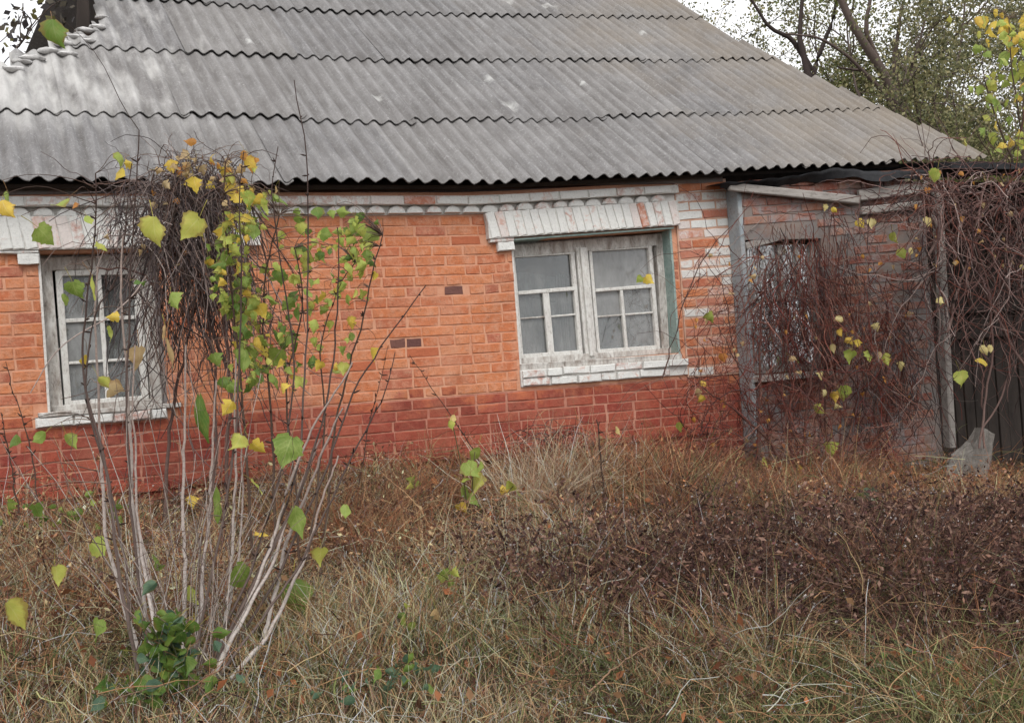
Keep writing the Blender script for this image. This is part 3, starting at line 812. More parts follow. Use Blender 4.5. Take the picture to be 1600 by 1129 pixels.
# bricks showing where the plaster has come off
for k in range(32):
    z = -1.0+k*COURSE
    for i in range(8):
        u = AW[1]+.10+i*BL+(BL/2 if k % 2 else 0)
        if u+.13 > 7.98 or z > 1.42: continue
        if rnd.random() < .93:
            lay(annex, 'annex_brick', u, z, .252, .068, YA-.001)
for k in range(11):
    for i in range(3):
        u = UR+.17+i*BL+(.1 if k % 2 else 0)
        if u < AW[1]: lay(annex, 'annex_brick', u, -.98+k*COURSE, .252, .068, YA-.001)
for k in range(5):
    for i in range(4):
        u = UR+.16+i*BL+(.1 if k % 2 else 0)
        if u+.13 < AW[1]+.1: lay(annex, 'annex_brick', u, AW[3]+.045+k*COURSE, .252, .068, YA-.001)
aw = MB(); ya = YA+.09
aw.beam((6.0, ya, -.12), (6.0, ya, 1.0), .06, .06).beam((6.75, ya, -.12), (6.75, ya, 1.0), .06, .06).beam((6.0, ya, -.10), (6.75, ya, -.10), .06, .06).beam((5.98, ya-.05, .97), (6.80, ya-.05, 1.13), .07, .06)
aw = aw.build('window', M['grey_wood'], house, .004)
bar('glazing_bar', aw, (6.38, -.08), (6.38, .98), ya, .04, .05, 'grey_wood'); bar('glazing_bar', aw, (6.57, .5), (6.57, 1.0), ya, .03, .04, 'grey_wood'); bar('glazing_bar', aw, (6.03, .5), (6.72, .52), ya, .03, .035, 'grey_wood')
for (x0, x1) in ((6.03, 6.38), (6.38, 6.72)):
    for (z0_, z1_) in ((-.08, .5), (.52, .98)):
        pane(aw, [(x0, z0_), (x1, z0_), (x1, z1_), (x0, z1_)], ya+.01)
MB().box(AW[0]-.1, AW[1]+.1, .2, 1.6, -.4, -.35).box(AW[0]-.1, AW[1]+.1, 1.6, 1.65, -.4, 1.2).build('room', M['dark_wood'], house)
MB().box(5.94, 6.62, YA-.08, YA+.1, -.195, -.14, .006).build('sill_board', M['peeled_paint'], house, .005)
# weathered boards under the annex eave
for (a, b, y, h) in (((1138, 291), (1342, 313), YA-.07, .075), ((1342, 306), (1450, 292), YA-.06, .10), ((1345, 330), (1440, 320), YA-.04, .07)):
    p0, p1 = at(*a, y), at(*b, y)
    MB().beam(p0, p1, .05, h, .006).build('eave_board', M['grey_wood'], house, .008)
p0, p1 = at(1463, 300, YA-.05), at(1484, 700, YA-.05)
MB().beam(p0, p1, .10, .075, .006).build('door_post', M['grey_wood'], house, .012)

# --- dark plank shed in the shade right of the post
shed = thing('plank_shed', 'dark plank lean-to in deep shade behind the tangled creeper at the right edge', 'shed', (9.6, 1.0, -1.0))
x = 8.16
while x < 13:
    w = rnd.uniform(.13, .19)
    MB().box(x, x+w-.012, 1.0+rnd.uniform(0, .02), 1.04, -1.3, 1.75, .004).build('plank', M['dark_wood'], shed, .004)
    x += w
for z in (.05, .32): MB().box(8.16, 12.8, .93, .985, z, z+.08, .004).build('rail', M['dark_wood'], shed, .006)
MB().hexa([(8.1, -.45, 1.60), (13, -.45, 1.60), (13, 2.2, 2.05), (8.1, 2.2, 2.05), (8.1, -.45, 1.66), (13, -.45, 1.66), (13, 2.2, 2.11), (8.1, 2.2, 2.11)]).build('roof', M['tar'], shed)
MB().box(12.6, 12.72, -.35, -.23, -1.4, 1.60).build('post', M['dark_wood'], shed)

# ------------------------------------------------------------------ plants
def stems_of(parent, lists, y0, y1, r0, r1, colA, colB, name='stem', K=22, wob=.012, buds=False):
    """each list is a cane traced root to tip; each cane is its own mesh"""
    for pts in lists:
        ys = np.linspace(y0 if np.isscalar(y0) else 0, y1, len(pts)) + rnd.uniform(-.12, .12)
        w = [at(a, b, yy) for (a, b), yy in zip(pts, ys)]
        P = resample(w, K)
        P[2:] += np.cumsum(rng.normal(0, wob/4, P[2:].shape), 0)
        STEMPTS.setdefault(parent.name, []).append(P)
        rr = np.linspace(r0, r1, K)*rnd.uniform(.8, 1.2)
        f = np.clip(np.linspace(0, 1.35, K)+rnd.uniform(-.1, .1), 0, 1)[:, None]
        c = np.array(colA)*(1-f)+np.array(colB)*f
        bag = Bag(); bag.add(tubes(P[None], rr[None], c[None], 6))
        if buds:
            n_ = 18; idx = rng.integers(6, K-1, n_)
            st = P[idx]; d = rng.normal(0, 1, (n_, 3)); d[:, 2] = np.abs(d[:, 2]); d /= np.linalg.norm(d, axis=1, keepdims=True)
            ln = rng.uniform(.01, .045, n_)[:, None]
            Pb = np.stack([st, st+d*ln*.5, st+d*ln], 1)
            bag.add(tubes(Pb, np.array([[.0025, .0045, .001]]), np.tile(np.array(colB)*.8, (n_, 1)), 4))
        bag.put(name, M['stem'], parent, smooth=True)

def twigs(P0, D0, length, K, jit, grav, rngs=rng):
    """wandering polylines: starts P0 (N,3), directions D0 (N,3)"""
    N = len(P0); d = D0/np.linalg.norm(D0, axis=1, keepdims=True); p = P0.copy(); out = [p.copy()]
    step = (np.asarray(length)/(K-1)).reshape(-1, 1)
    for k in range(K-1):
        d = d + rngs.normal(0, jit, d.shape) + np.array([0, 0, -grav]); d /= np.linalg.norm(d, axis=1, keepdims=True)
        p = p+d*step; out.append(p.copy())
    return np.stack(out, 1)

def palette(cols, N, var=.18, r=rng):
    c = np.array(cols)[r.integers(0, len(cols), N)]
    return np.clip(c*(1+r.normal(0, var, (N, 1))), .004, .62)

PALE = lin(186, 178, 174); GREYST = lin(150, 138, 132); DARKST = lin(72, 56, 50); VINE = [lin(104, 92, 90), lin(122, 106, 100), lin(86, 76, 77), lin(150, 136, 130), lin(72, 62, 62), lin(108, 86, 78)]

# --- the many-stemmed bush in front of the left window
YB = -3.25
bx = at(275, 1060, YB); shrub = thing('bush', 'tall many-stemmed bush with pale grey canes and big green leaves before the left window', 'bush', (bx[0], YB, gz(bx[0], YB)))
pale_canes = [
 [(243, 1075), (225, 1040), (195, 950), (172, 850), (165, 740), (158, 640), (150, 520), (150, 420)],
 [(240, 1040), (220, 930), (207, 820), (200, 700), (190, 580), (182, 470), (186, 380)],
 [(250, 1020), (232, 930), (217, 850), (212, 730), (205, 640), (206, 540)],
 [(247, 1015), (236, 960), (222, 880), (205, 790), (195, 690), (186, 620)],
 [(285, 1040), (289, 950), (288, 840), (284, 740), (286, 650), (284, 540)],
 [(305, 1035), (315, 930), (322, 850), (330, 770), (343, 690), (350, 600)],
 [(325, 1060), (345, 1000), (360, 930), (378, 860), (385, 760), (383, 640)],
 [(322, 1070), (350, 1010), (385, 940), (420, 850), (452, 750), (490, 660), (540, 570)],
 [(330, 1062), (372, 985), (400, 920), (432, 840), (462, 760), (490, 690)],
 [(395, 1035), (420, 975), (445, 890), (470, 810), (500, 740), (545, 640)],
 [(360, 1060), (400, 1010), (430, 960), (470, 880), (500, 800), (530, 720)],
 [(330, 1065), (352, 980), (366, 900), (372, 800), (372, 700), (380, 560)],
]
stems_of(shrub, pale_canes, YB, YB+.35, .0095, .0038, lin(200, 192, 186), lin(148, 132, 124), 'cane', 30, .014)
dark_canes = [
 [(215, 1045), (190, 900), (172, 760), (162, 700), (140, 640), (127, 575), (132, 440), (138, 360), (135, 270)],
 [(210, 1030), (190, 860), (165, 715), (143, 640), (150, 530), (165, 470), (200, 430), (214, 250)],
 [(232, 1030), (205, 850), (196, 700), (196, 560), (198, 450), (206, 330), (212, 200)],
 [(300, 1040), (340, 860), (366, 700), (376, 560), (380, 430), (378, 330), (385, 240)],
 [(325, 1050), (420, 870), (480, 700), (486, 560), (488, 420), (487, 310), (478, 210), (463, 125)],
 [(330, 1050), (400, 900), (470, 760), (510, 640), (522, 520), (526, 400), (521, 345)],
 [(320, 1050), (400, 870), (445, 720), (465, 560), (440, 400), (424, 300), (432, 230)],
 [(330, 1060), (450, 870), (520, 720), (560, 600), (610, 520), (662, 450)],
 [(340, 1060), (470, 870), (550, 700), (606, 600), (614, 540)],
]
stems_of(shrub, dark_canes, YB, YB+.5, .0075, .0026, lin(110, 96, 90), lin(62, 48, 44), 'cane', 30, .016, True)
SH = [(242,360,44,'b','heart'),(296,357,46,'b','heart'),(73,370,38,'g','heart'),(118,455,30,'g','heart'),(148,450,36,'b','narrow'),(175,495,20,'y','lobed'),(218,562,38,'t','lobed'),(263,552,46,'t','narrow'),(258,520,24,'t','narrow'),
 (183,610,32,'t','heart'),(135,565,26,'y','oval'),(165,600,26,'b','oval'),(382,563,36,'g','heart'),(440,602,24,'y','lobed'),(355,638,27,'y','lobed'),(312,655,72,'d','narrow'),(370,693,30,'b','heart'),(405,700,28,'y','lobed'),(447,706,54,'g','heart'),
 (150,985,34,'g','heart'),(90,900,30,'b','heart'),(300,930,34,'b','oval'),(520,960,34,'g','heart'),(500,870,30,'b','heart'),(250,880,28,'g','heart'),(405,760,30,'b','heart'),(540,800,26,'g','oval'),(465,815,50,'g','oval'),(338,790,54,'g','narrow'),(410,833,22,'y','lobed'),(382,905,60,'g','oval'),(465,937,58,'d','heart'),(400,1008,48,'g','oval'),(475,1082,30,'b','heart'),(425,1083,44,'g','oval'),(480,1032,42,'d','heart'),
 (197,1028,32,'g','heart'),(25,962,46,'b','heart'),(155,858,34,'b','heart'),(185,250,26,'g','heart'),(328,248,20,'y','lobed'),(305,290,26,'y','lobed'),(95,318,26,'g','oval'),(8,325,30,'y','heart'),(12,312,24,'g','oval'),(85,50,42,'d','heart'),(112,690,26,'g','oval'),(60,685,26,'g','oval'),
 (300,785,22,'y','lobed'),(185,272,22,'y','oval'),(270,470,30,'g','lobed'),(140,345,20,'b','oval'),(160,385,20,'b','lobed'),(20,690,22,'d','oval'),(10,790,26,'g','lobed'),(60,800,26,'d','lobed'),(98,470,26,'g','oval'),(220,440,22,'d','oval'),(175,520,22,'b','oval')]
for (a, b, s, mk, shp) in SH:
    y = YB+rnd.uniform(.0, .5)
    if shp == 'narrow': leaf(shrub, at(a, b, y), px_size(s, y), mk, shp, rnd.gauss(0, .15), rnd.gauss(0, .2))
    elif shp == 'oval' and s >= 40: leaf(shrub, at(a, b, y), px_size(s, y), mk, shp, rnd.uniform(-1.3, -.2), .2, .3)
    elif s >= 36: leaf(shrub, at(a, b, y), px_size(s, y), mk, shp, rnd.gauss(0, .4), rnd.gauss(-.1, .25), rnd.gauss(-.2, .3))
    else: leaf(shrub, at(a, b, y), px_size(s, y), mk, shp)

N = 46
P0 = np.stack([bx[0]+rng.normal(.05, .10, N), YB+rng.normal(0, .1, N), np.full(N, gz(bx[0], YB)-.02)], 1)
D0 = np.stack([rng.normal(.10, .34, N), rng.normal(.1, .15, N), np.ones(N)], 1)
bag = Bag(); T = twigs(P0, D0, rng.uniform(.5, 1.5, N), 14, .06, -.02)
bag.add(tubes(T, np.linspace(1, .4, 14)[None]*rng.uniform(.0018, .0036, (N, 1)), palette([lin(150, 138, 130), lin(172, 162, 154), lin(122, 104, 96)], N), 4))
n_ = 260; i = rng.integers(0, N, n_); st = T[i, rng.integers(4, 14, n_)]; D = rng.normal(0, 1, (n_, 3)); D[:, 2] += .8
bag.add(tubes(twigs(st, D, rng.uniform(.05, .3, n_), 6, .2, .0), np.linspace(1, .5, 6)[None]*rng.uniform(.001, .002, (n_, 1)), palette([lin(118, 98, 90), lin(92, 74, 68), lin(140, 122, 112)], n_), 3))
bag.put('twigs', M['stem'], shrub)

# --- yellow-green climber right of it
YC = -2.3
cx_ = at(420, 700, YC); climber = thing('climbing_vine', 'climbing vine with clusters of yellow-green leaves beside the dead tangle on the orange wall', 'vine', (cx_[0], YC, gz(cx_[0], YC)))
stems_of(climber, [[(395, 900), (392, 700), (385, 560), (372, 420), (366, 320), (372, 250)], [(430, 900), (420, 700), (412, 560), (405, 430), (430, 330)], [(470, 900), (455, 720), (440, 600), (470, 470), (455, 390)], [(500, 900), (520, 640), (560, 470), (580, 360)], [(480, 880), (510, 650), (500, 540), (530, 440), (560, 400)]], YC, YC, .007, .003, lin(96, 80, 70), lin(70, 54, 46), 'stem', 26, .02, True)
for i in range(360):
    z_ = rnd.random()
    if z_ < .48:
        b_ = rnd.uniform(300, 610); a_ = 378+22*math.sin(b_/38)+rnd.gauss(0, 20); mk = rnd.choice('bbbgyyp') if b_ < 330 else rnd.choice('gbbbgdy')
    elif z_ < .80:
        b_ = rnd.uniform(330, 600); a_ = 465+.15*(520-b_)+rnd.gauss(0, 46); mk = rnd.choice('ggbbddgyb')
    elif z_ < .95:
        b_ = rnd.uniform(340, 470); a_ = 555+rnd.gauss(0, 20); mk = rnd.choice('gbbd')
    else:
        b_ = rnd.uniform(235, 320); a_ = 370+rnd.gauss(0, 20); mk = rnd.choice('yttob')
    y = YC+rnd.gauss(0, .12)
    leaf(climber, at(a_, b_, y), px_size(rnd.choice((10, 12, 14, 16, 18, 22, 25)), y), mk, rnd.choice(('heart', 'oval', 'lobed', 'lobed')))
for (a_, b_, s, mk) in ((382,562,40,'g'),(398,470,26,'b'),(365,348,26,'y'),(375,340,24,'b'),(384,300,24,'y'),(360,300,26,'y'),(430,560,34,'g'),(505,470,26,'y'),(548,505,22,'y'),(580,555,24,'y'),(575,368,34,'g'),(440,310,28,'g')):
    leaf(climber, at(a_, b_, YC), px_size(s, YC), mk, 'heart' if s > 28 else 'lobed')

# --- dead vine tangle hanging over the left window
YD = -1.3
dx_ = at(290, 760, YD); dead = thing('dead_vine', 'dense leafless grey-brown vine hanging in a mop over the left window', 'vine', (dx_[0], YD, gz(dx_[0], YD)))
def mop(N, cx0, sx, cy0, cy1, L0, L1, dz, jit, grav, r0_, r1_, pal):
    cxs = np.clip(rng.normal(cx0, sx, N), cx0-2*sx, cx0+2*sx); cys = cy0 + 30*((cxs-cx0)/(2*sx))**2 + (cy1-cy0)*rng.random(N)**1.5
    P0 = np.array([at(a, b, YD+d) for a, b, d in zip(cxs, cys, rng.normal(0, .2, N))])
    D0 = rng.normal(0, .6, (N, 3)); D0[:, 2] += dz
    return tubes(twigs(P0, D0, rng.uniform(L0, L1, N), 12, jit, grav), np.linspace(1, .55, 12)[None]*rng.uniform(r0_, r1_, (N, 1)), palette(pal, N), 3)
bag = Bag()
bag.add(mop(330, 300, 46, 252, 320, .15, .45, -.3, .30, .12, .0015, .004, VINE))       # matted crown
bag.add(mop(520, 308, 40, 266, 410, .35, .9, -1.4, .13, .10, .002, .0055, VINE))    # the hanging mop
bag.add(mop(150, 255, 40, 280, 430, .25, .7, -1.0, .2, .10, .0015, .004, VINE))
bag.add(mop(90, 205, 26, 275, 400, .2, .6, -.8, .22, .08, .0015, .0035, VINE))
bag.add(mop(70, 290, 70, 240, 285, .1, .3, .4, .35, .10, .0012, .0025, VINE))        # a few ends sticking up
bag.put('tangle', M['stem'], dead)
N = 70
P0 = np.array([at(a, b, YD+.1) for a, b in zip(rng.uniform(200, 440, N), rng.uniform(440, 520, N))])
D0 = rng.normal(0, .35, (N, 3)); D0[:, 2] = -1
bag = Bag(); bag.add(tubes(twigs(P0, D0, rng.uniform(.4, 1.1, N), 12, .2, .06), np.linspace(1, .6, 12)[None]*rng.uniform(.002, .005, (N, 1)), palette(VINE, N), 3))
bag.put('hanging_strands', M['stem'], dead)
stems_of(dead, [[(330, 900), (345, 700), (338, 560), (322, 440), (300, 330), (285, 260)], [(345, 900), (352, 720), (356, 560), (348, 430), (352, 320)], [(262, 880), (270, 700), (300, 520), (330, 420)], [(340, 560), (300, 480), (250, 450), (195, 420), (160, 415)], [(355, 575), (330, 500), (305, 440), (270, 400), (235, 380)]], YD, YD, .013, .006, lin(110, 92, 86), lin(92, 66, 60), 'stem', 24, .03)
for i in range(26):
    leaf(dead, at(rnd.gauss(320, 45), rnd.gauss(268, 22), YD-.25), px_size(rnd.choice((12, 15, 18, 22)), YD), rnd.choice('ttotyt'), rnd.choice(('lobed', 'oval')))
for i in range(22):
    leaf(dead, at(rnd.gauss(270, 70), rnd.gauss(330, 50), YD-.2), px_size(rnd.choice((9, 11, 13)), YD), rnd.choice('tot'), 'lobed')

# --- red-brown creeper over the annex
YE = -.42
ex_ = at(1280, 740, YE); creeper = thing('creeper', 'leafless red-brown creeper smothering the annex window, with a spray of yellow leaves', 'creeper', (ex_[0], YE, gz(ex_[0], YE)))
REDV = [lin(112, 62, 54), lin(96, 60, 56), lin(130, 80, 68), lin(84, 58, 56), lin(140, 100, 88), lin(104, 48, 42), lin(74, 54, 54)]
bag = Bag()
def veil(px0, px1, py0, py1, N, L0, L1, dirz, jit, grav, y, ysd, pal, rmin, rmax):
    P0 = np.array([at(a, b, y+d) for a, b, d in zip(rng.uniform(px0, px1, N), rng.uniform(py0, py1, N), rng.normal(0, ysd, N))])
    P0[:, 1] = np.minimum(P0[:, 1], -.22) if y < 0 else P0[:, 1]
    D0 = rng.normal(0, .5, (N, 3)); D0[:, 1] *= .3; D0[:, 2] += dirz
    T = twigs(P0, D0, rng.uniform(L0, L1, N), 11, jit, grav)
    if y < 0: T[..., 1] = np.minimum(T[..., 1], -.2)
    return tubes(T, np.linspace(1, .5, 11)[None]*rng.uniform(rmin, rmax, (N, 1)), palette(pal, N), 3)
bag.add(veil(1165, 1420, 420, 620, 230, .4, 1.0, -.9, .2, .06, YE, .08, REDV, .002, .0055))
bag.add(veil(1215, 1345, 330, 520, 130, .3, .9, -1.2, .13, .06, YE+.05, .05, REDV, .002, .005))
bag.add(veil(1170, 1310, 385, 540, 190, .3, .8, -.6, .25, .06, YE, .08, REDV, .002, .005))
bag.add(veil(1060, 1430, 580, 720, 330, .3, .8, -.2, .3, .03, YE-.15, .15, REDV, .002, .005))
bag.add(veil(1090, 1180, 380, 640, 90, .3, .8, -.4, .22, .04, YE, .06, REDV, .0018, .004))
bag.add(veil(1180, 1345, 330, 460, 110, .25, .8, -.9, .22, .06, YE+.08, .06, REDV+VINE, .0018, .0045))
bag.add(veil(1330, 1460, 400, 640, 130, .3, .9, -.6, .25, .05, YE, .1, REDV+VINE, .002, .005))
bag.add(veil(1340, 1470, 430, 640, 90, .4, 1.0, -.7, .22, .05, YE-.05, .1, VINE, .0025, .006))
bag.put('strands', M['stem'], creeper)
stems_of(creeper, [[(1180, 740), (1190, 620), (1185, 500), (1190, 420)], [(1250, 740), (1260, 600), (1290, 480), (1305, 380)], [(1292, 740), (1288, 640), (1292, 520), (1296, 330)], [(1400, 740), (1360, 640), (1400, 520), (1430, 420)], [(1225, 745), (1210, 690), (1150, 640), (1100, 600)], [(1300, 745), (1350, 610), (1280, 500)], [(1240, 735), (1235, 650), (1200, 560)]], YE-.05, YE, .012, .005, lin(98, 70, 62), lin(92, 62, 56), 'stem', 24, .03)
stems_of(creeper, [[(1035, 590), (1060, 510), (1085, 440), (1110, 400), (1160, 360), (1200, 310)], [(1150, 560), (1120, 450), (1090, 400), (1060, 395)], [(1170, 600), (1130, 520), (1090, 480)], [(1190, 330), (1260, 330), (1310, 320)]], YE, YE, .005, .002, lin(90, 66, 60), lin(80, 60, 56), 'stem', 24, .03)
CL = [(1310,498,17,'p'),(1315,520,18,'y'),(1328,533,19,'y'),(1340,537,17,'y'),(1302,545,18,'p'),(1370,512,18,'p'),(1328,558,26,'b'),(1358,557,23,'b'),(1385,562,26,'b'),(1408,572,18,'p'),(1284,588,17,'p'),(1318,615,30,'b'),(1306,620,22,'y'),(1290,615,16,'p'),(1282,640,27,'b'),(1310,635,14,'p'),(1298,703,30,'b'),(1290,325,14,'p'),(1305,328,14,'y'),(1345,350,20,'y'),(1362,350,20,'p'),(1398,372,24,'b'),(1410,397,22,'b'),(1112,497,24,'g'),(1015,438,20,'y'),(998,437,15,'b'),(1195,722,22,'b'),(1230,738,20,'b'),(1250,735,18,'y'),(1092,615,18,'t'),(1100,600,16,'y'),(1062,668,20,'b'),(965,673,18,'p'),(937,690,18,'t'),(1130,560,18,'o'),(1095,625,16,'y'),(1470,472,14,'p'),(1375,555,14,'t'),(1240,560,14,'t')]
for (a_, b_, s, mk) in CL:
    y = YE-.15 if a_ > 1030 else YE-.05
    leaf(creeper, at(a_, b_, y), px_size(s, y)*1.05, mk, rnd.choice(('heart', 'lobed', 'oval')), yaw=rnd.gauss(-.3, .4), tilt=rnd.gauss(0, .3))
for i in range(60):
    leaf(creeper, at(rnd.uniform(1080, 1430), rnd.uniform(400, 720), YE-.1), px_size(rnd.uniform(7, 12), YE), rnd.choice('toot'), 'lobed')

# --- dark creeper heaped on the shed roof, top right
YF = -.75
fx_ = at(1560, 720, YF); heap = thing('creeper', 'purple-brown bare creeper heaped over the dark shed opening at the right edge', 'creeper', (fx_[0], YF, gz(fx_[0], YF)))
PURP = [lin(104, 78, 74), lin(118, 88, 82), lin(82, 64, 62), lin(138, 112, 106), lin(70, 52, 52), lin(122, 76, 66), lin(156, 138, 132)]
bag = Bag()
def veil2(px0, px1, py0, py1, N, L0, L1, dz, jit, grav, r0, r1, sd=.3):
    P0 = np.array([at(a, b, YF+d) for a, b, d in zip(rng.uniform(px0, px1, N), rng.uniform(py0, py1, N), rng.normal(0, sd, N))])
    D0 = rng.normal(0, .8, (N, 3)); D0[:, 1] *= .4; D0[:, 2] += dz
    return tubes(twigs(P0, D0, rng.uniform(L0, L1, N), 12, jit, grav), np.linspace(1, .5, 12)[None]*rng.uniform(r0, r1, (N, 1)), palette(PURP, N), 3)
bag.add(veil2(1430, 1720, 268, 340, 360, .3, 1.1, -.1, .25, .08, .0025, .0065))
bag.add(veil2(1440, 1720, 300, 450, 250, .4, 1.2, -.6, .2, .06, .0025, .0065))
bag.add(veil2(1480, 1720, 400, 560, 130, .4, 1.1, -.6, .2, .04, .002, .005))
bag.add(veil2(1330, 1480, 280, 350, 90, .2, .7, -.2, .25, .08, .002, .005, .08))
bag.put('strands', M['stem'], heap)
stems_of(heap, [[(1530, 700), (1545, 560), (1530, 430), (1500, 330)], [(1610, 590), (1580, 540), (1545, 450), (1510, 350), (1500, 300)], [(1500, 720), (1560, 640), (1600, 480), (1640, 350)], [(1450, 400), (1480, 350), (1540, 310), (1620, 285)], [(1480, 520), (1520, 400), (1560, 320)], [(1440, 300), (1500, 380), (1560, 470), (1610, 570)], [(1538, 700), (1532, 620), (1545, 520)]], YF, YF, .012, .006, lin(120, 100, 94), lin(92, 66, 62), 'stem', 24, .03)
for (a_, b_, s, mk) in ((1503,592,32,'b'),(1540,547,22,'p'),(1536,567,27,'y'),(1450,347,20,'p'),(1462,276,30,'b'),(1424,393,13,'p'),(1470,470,16,'p'),(1598,418,12,'p'),(1548,545,16,'p')):
    leaf(heap, at(a_, b_, YF-.3), px_size(s, YF-.3)*1.05, mk, 'heart', yaw=-.3, tilt=rnd.gauss(0, .2))
for i in range(40):
    leaf(heap, at(rnd.uniform(1430, 1640), rnd.uniform(265, 420), YF-.2), px_size(rnd.uniform(8, 13), YF), rnd.choice('toot'), 'lobed')

# ------------------------------------------------------------------ ground cover
STRAW = [lin(216, 190, 148), lin(200, 172, 130), lin(226, 208, 172), lin(176, 142, 104), lin(232, 218, 190)]
TAN = [lin(178, 138, 102), lin(158, 118, 90), lin(192, 156, 118), lin(134, 98, 78)]
BROWN = [lin(104, 76, 66), lin(80, 58, 52), lin(122, 92, 78), lin(62, 46, 44), lin(140, 112, 98)]
RUST = [lin(172, 110, 76), lin(152, 92, 66), lin(184, 128, 90), lin(128, 80, 60), lin(106, 70, 58)]
GREEN = [lin(108, 116, 70), lin(92, 102, 60), lin(128, 132, 88), lin(80, 90, 54), lin(146, 144, 100)]
def edge_y(x): return np.interp(x, [0, 2, 3.6, 6, 9], [-3.1, -3.7, -4.9, -6.2, -7.5])
def zone_pick(x, y, r):
    """palette index per blade: 0 straw 1 tan 2 brown 3 rust 4 green"""
    n1 = smooth_noise(x*1.3+7, y*1.3+3, 21); n2 = smooth_noise(x*2.6+1, y*2.6+8, 22); n3 = smooth_noise(x*.8+4, y*.8+2, 23)
    u = r.random(len(x))
    w = np.zeros((len(x), 5))
    right = np.clip((x-2.3)/1.6, 0, 1); near = np.clip((edge_y(x)+.75-y)/.6, 0, 1); far = np.clip((y+2.2)/1.0, 0, 1)
    w[:, 0] = .55*(1-right)*(.4+1.2*n1) + .10*right + .5*np.exp(-(((x-3.2)/.7)**2+((y+1.3)/1.2)**2))
    w[:, 1] = .5*(.5+n2) + .2*near + .5*right*far
    w[:, 2] = .2 + 1.2*right*(1-far)*(1-near)*(n1 > .38) + .35*(n3 > .55)
    w[:, 3] = .3*(n2 > .5) + 1.1*right*far + .25*(1-right)*far
    w[:, 4] = .16 + 1.5*near*(.30+.9*right)*(.3+n1) + .30*(n1 > .62)
    w /= w.sum(1, keepdims=True); cw = np.cumsum(w, 1)
    return (u[:, None] > cw).sum(1).clip(0, 4)
def scatter(N, r, xr=(-1.2, 10.5), yr=(-6.6, -.05)):
    """points in the part of the yard that can be in view or just beside it"""
    out = np.zeros((0, 2))
    while len(out) < N:
        x = r.uniform(*xr, N*2); y = r.uniform(*yr, N*2)
        d = y+CAM_D; lo = -.08*d-.35; hi = 1.13*d+.9
        ok = (x > lo) & (x < hi) & (r.random(N*2) < (3.2/d)**.8)
        out = np.concatenate([out, np.stack([x, y], 1)[ok]])
    return out[:N]
PAL = [np.array(STRAW), np.array(TAN), np.array(BROWN), np.array(RUST), np.array(GREEN)]
def zone_color(zi, r):
    c = np.zeros((len(zi), 3))
    for k in range(5):
        m_ = zi == k; c[m_] = PAL[k][r.integers(0, len(PAL[k]), m_.sum())]
    return np.clip(c*(1+r.normal(0, .3, (len(zi), 1))), .004, .52)
def blades(name, N, h0, h1, w0, w1, seed, lean=.5, droop=.5, pick=None, K=5, keep=None, hfun=None):
    r = np.random.default_rng(seed); xy = scatter(N, r); x, y = xy[:, 0], xy[:, 1]
    if keep is not None:
        m_ = keep(x, y, r); x, y = x[m_], y[m_]
    N = len(x); zi = zone_pick(x, y, r) if pick is None else np.full(N, pick)
    h = r.uniform(h0, h1, N)*(.65+.7*smooth_noise(x*1.9+3, y*1.9+5, 31))
    h *= np.clip(1.1-.45*np.clip((edge_y(x)+.7-y)/.8, 0, 1), .5, 1.2)
    if hfun is not None: h = h*hfun(x, y)
    a = r.uniform(0, 2*np.pi, N); ln = np.abs(r.normal(0, lean, N)); dr = np.abs(r.normal(0, droop, N))
    dirx, diry = np.cos(a), np.sin(a)
    tt = np.linspace(0, 1, K)[None]
    out = h[:, None]*(ln[:, None]*tt*.6 + dr[:, None]*tt**2.2*.7)
    up = h[:, None]*(tt - dr[:, None]*.45*tt**3)
    wob = r.normal(0, .012, (N, K))*tt
    P = np.stack([x[:, None]+dirx[:, None]*out+wob, y[:, None]+diry[:, None]*out+wob[:, ::-1], ground_z(x, y)[:, None]-.02+up], -1)
    sa = r.uniform(0, 2*np.pi, N); side = np.stack([np.cos(sa), np.sin(sa)*.5, np.zeros(N)], -1)
    W = r.uniform(w0, w1, N)[:, None]*(1-tt**2*.85)
    b = Bag(); b.add(ribbons(P, W, side, zone_color(zi, r)))
    o = b.put(name, M['straw'], None, 'stuff')
    return o
nearwall = lambda x, y: np.clip(.36+.6*(-y)/1.5+.30*np.exp(-((x-3.3)/1.1)**2), .28, 1)
bare = lambda x, y: np.clip(((x-8.0)/.6)**2+((y+1.0)/.7)**2, .25, 1)
lumpy = lambda x, y: bare(x, y)*nearwall(x, y)*np.minimum(1.7, .25+2.1*smooth_noise(x*1.7+11, y*1.7+2, 51)**1.8+.5*smooth_noise(x*5, y*5, 52))
holes = lambda x, y, r: r.random(len(x)) < np.clip(.08+2.2*smooth_noise(x*3.4+2, y*3.4+6, 53)**1.4*smooth_noise(x*1.2+9, y*1.2, 54)*1.3, .06, 1)
tag(blades('dry_grass', 150000, .10, .30, .0016, .0042, 101, .95, 1.2, hfun=lumpy, keep=holes), 'short matted dry grass and stalks covering the bank', 'dry grass')
tag(blades('fine_stalks', 15000, .20, .42, .0012, .0024, 132, .65, .7, hfun=lumpy), 'taller thin dry stalks standing over the bank', 'dry stalks')
tag(blades('green_grass', 120000, .04, .15, .0012, .0027, 103, .6, .8, pick=4, keep=lambda x, y, r: r.random(len(x)) < np.clip((edge_y(x)+1.25-y)/.9, .06, 1)*np.clip(.4+.3*x, .3, 1)*(.2+1.2*smooth_noise(x*2, y*2, 41))), 'short green grass along the lower edge of the bank', 'grass')
tag(blades('broad_dry_leaves', 16000, .10, .30, .0030, .0062, 107, .8, 1.4, hfun=lumpy, keep=holes), 'broad dry drooping grass leaves among the stalks', 'dry grass')
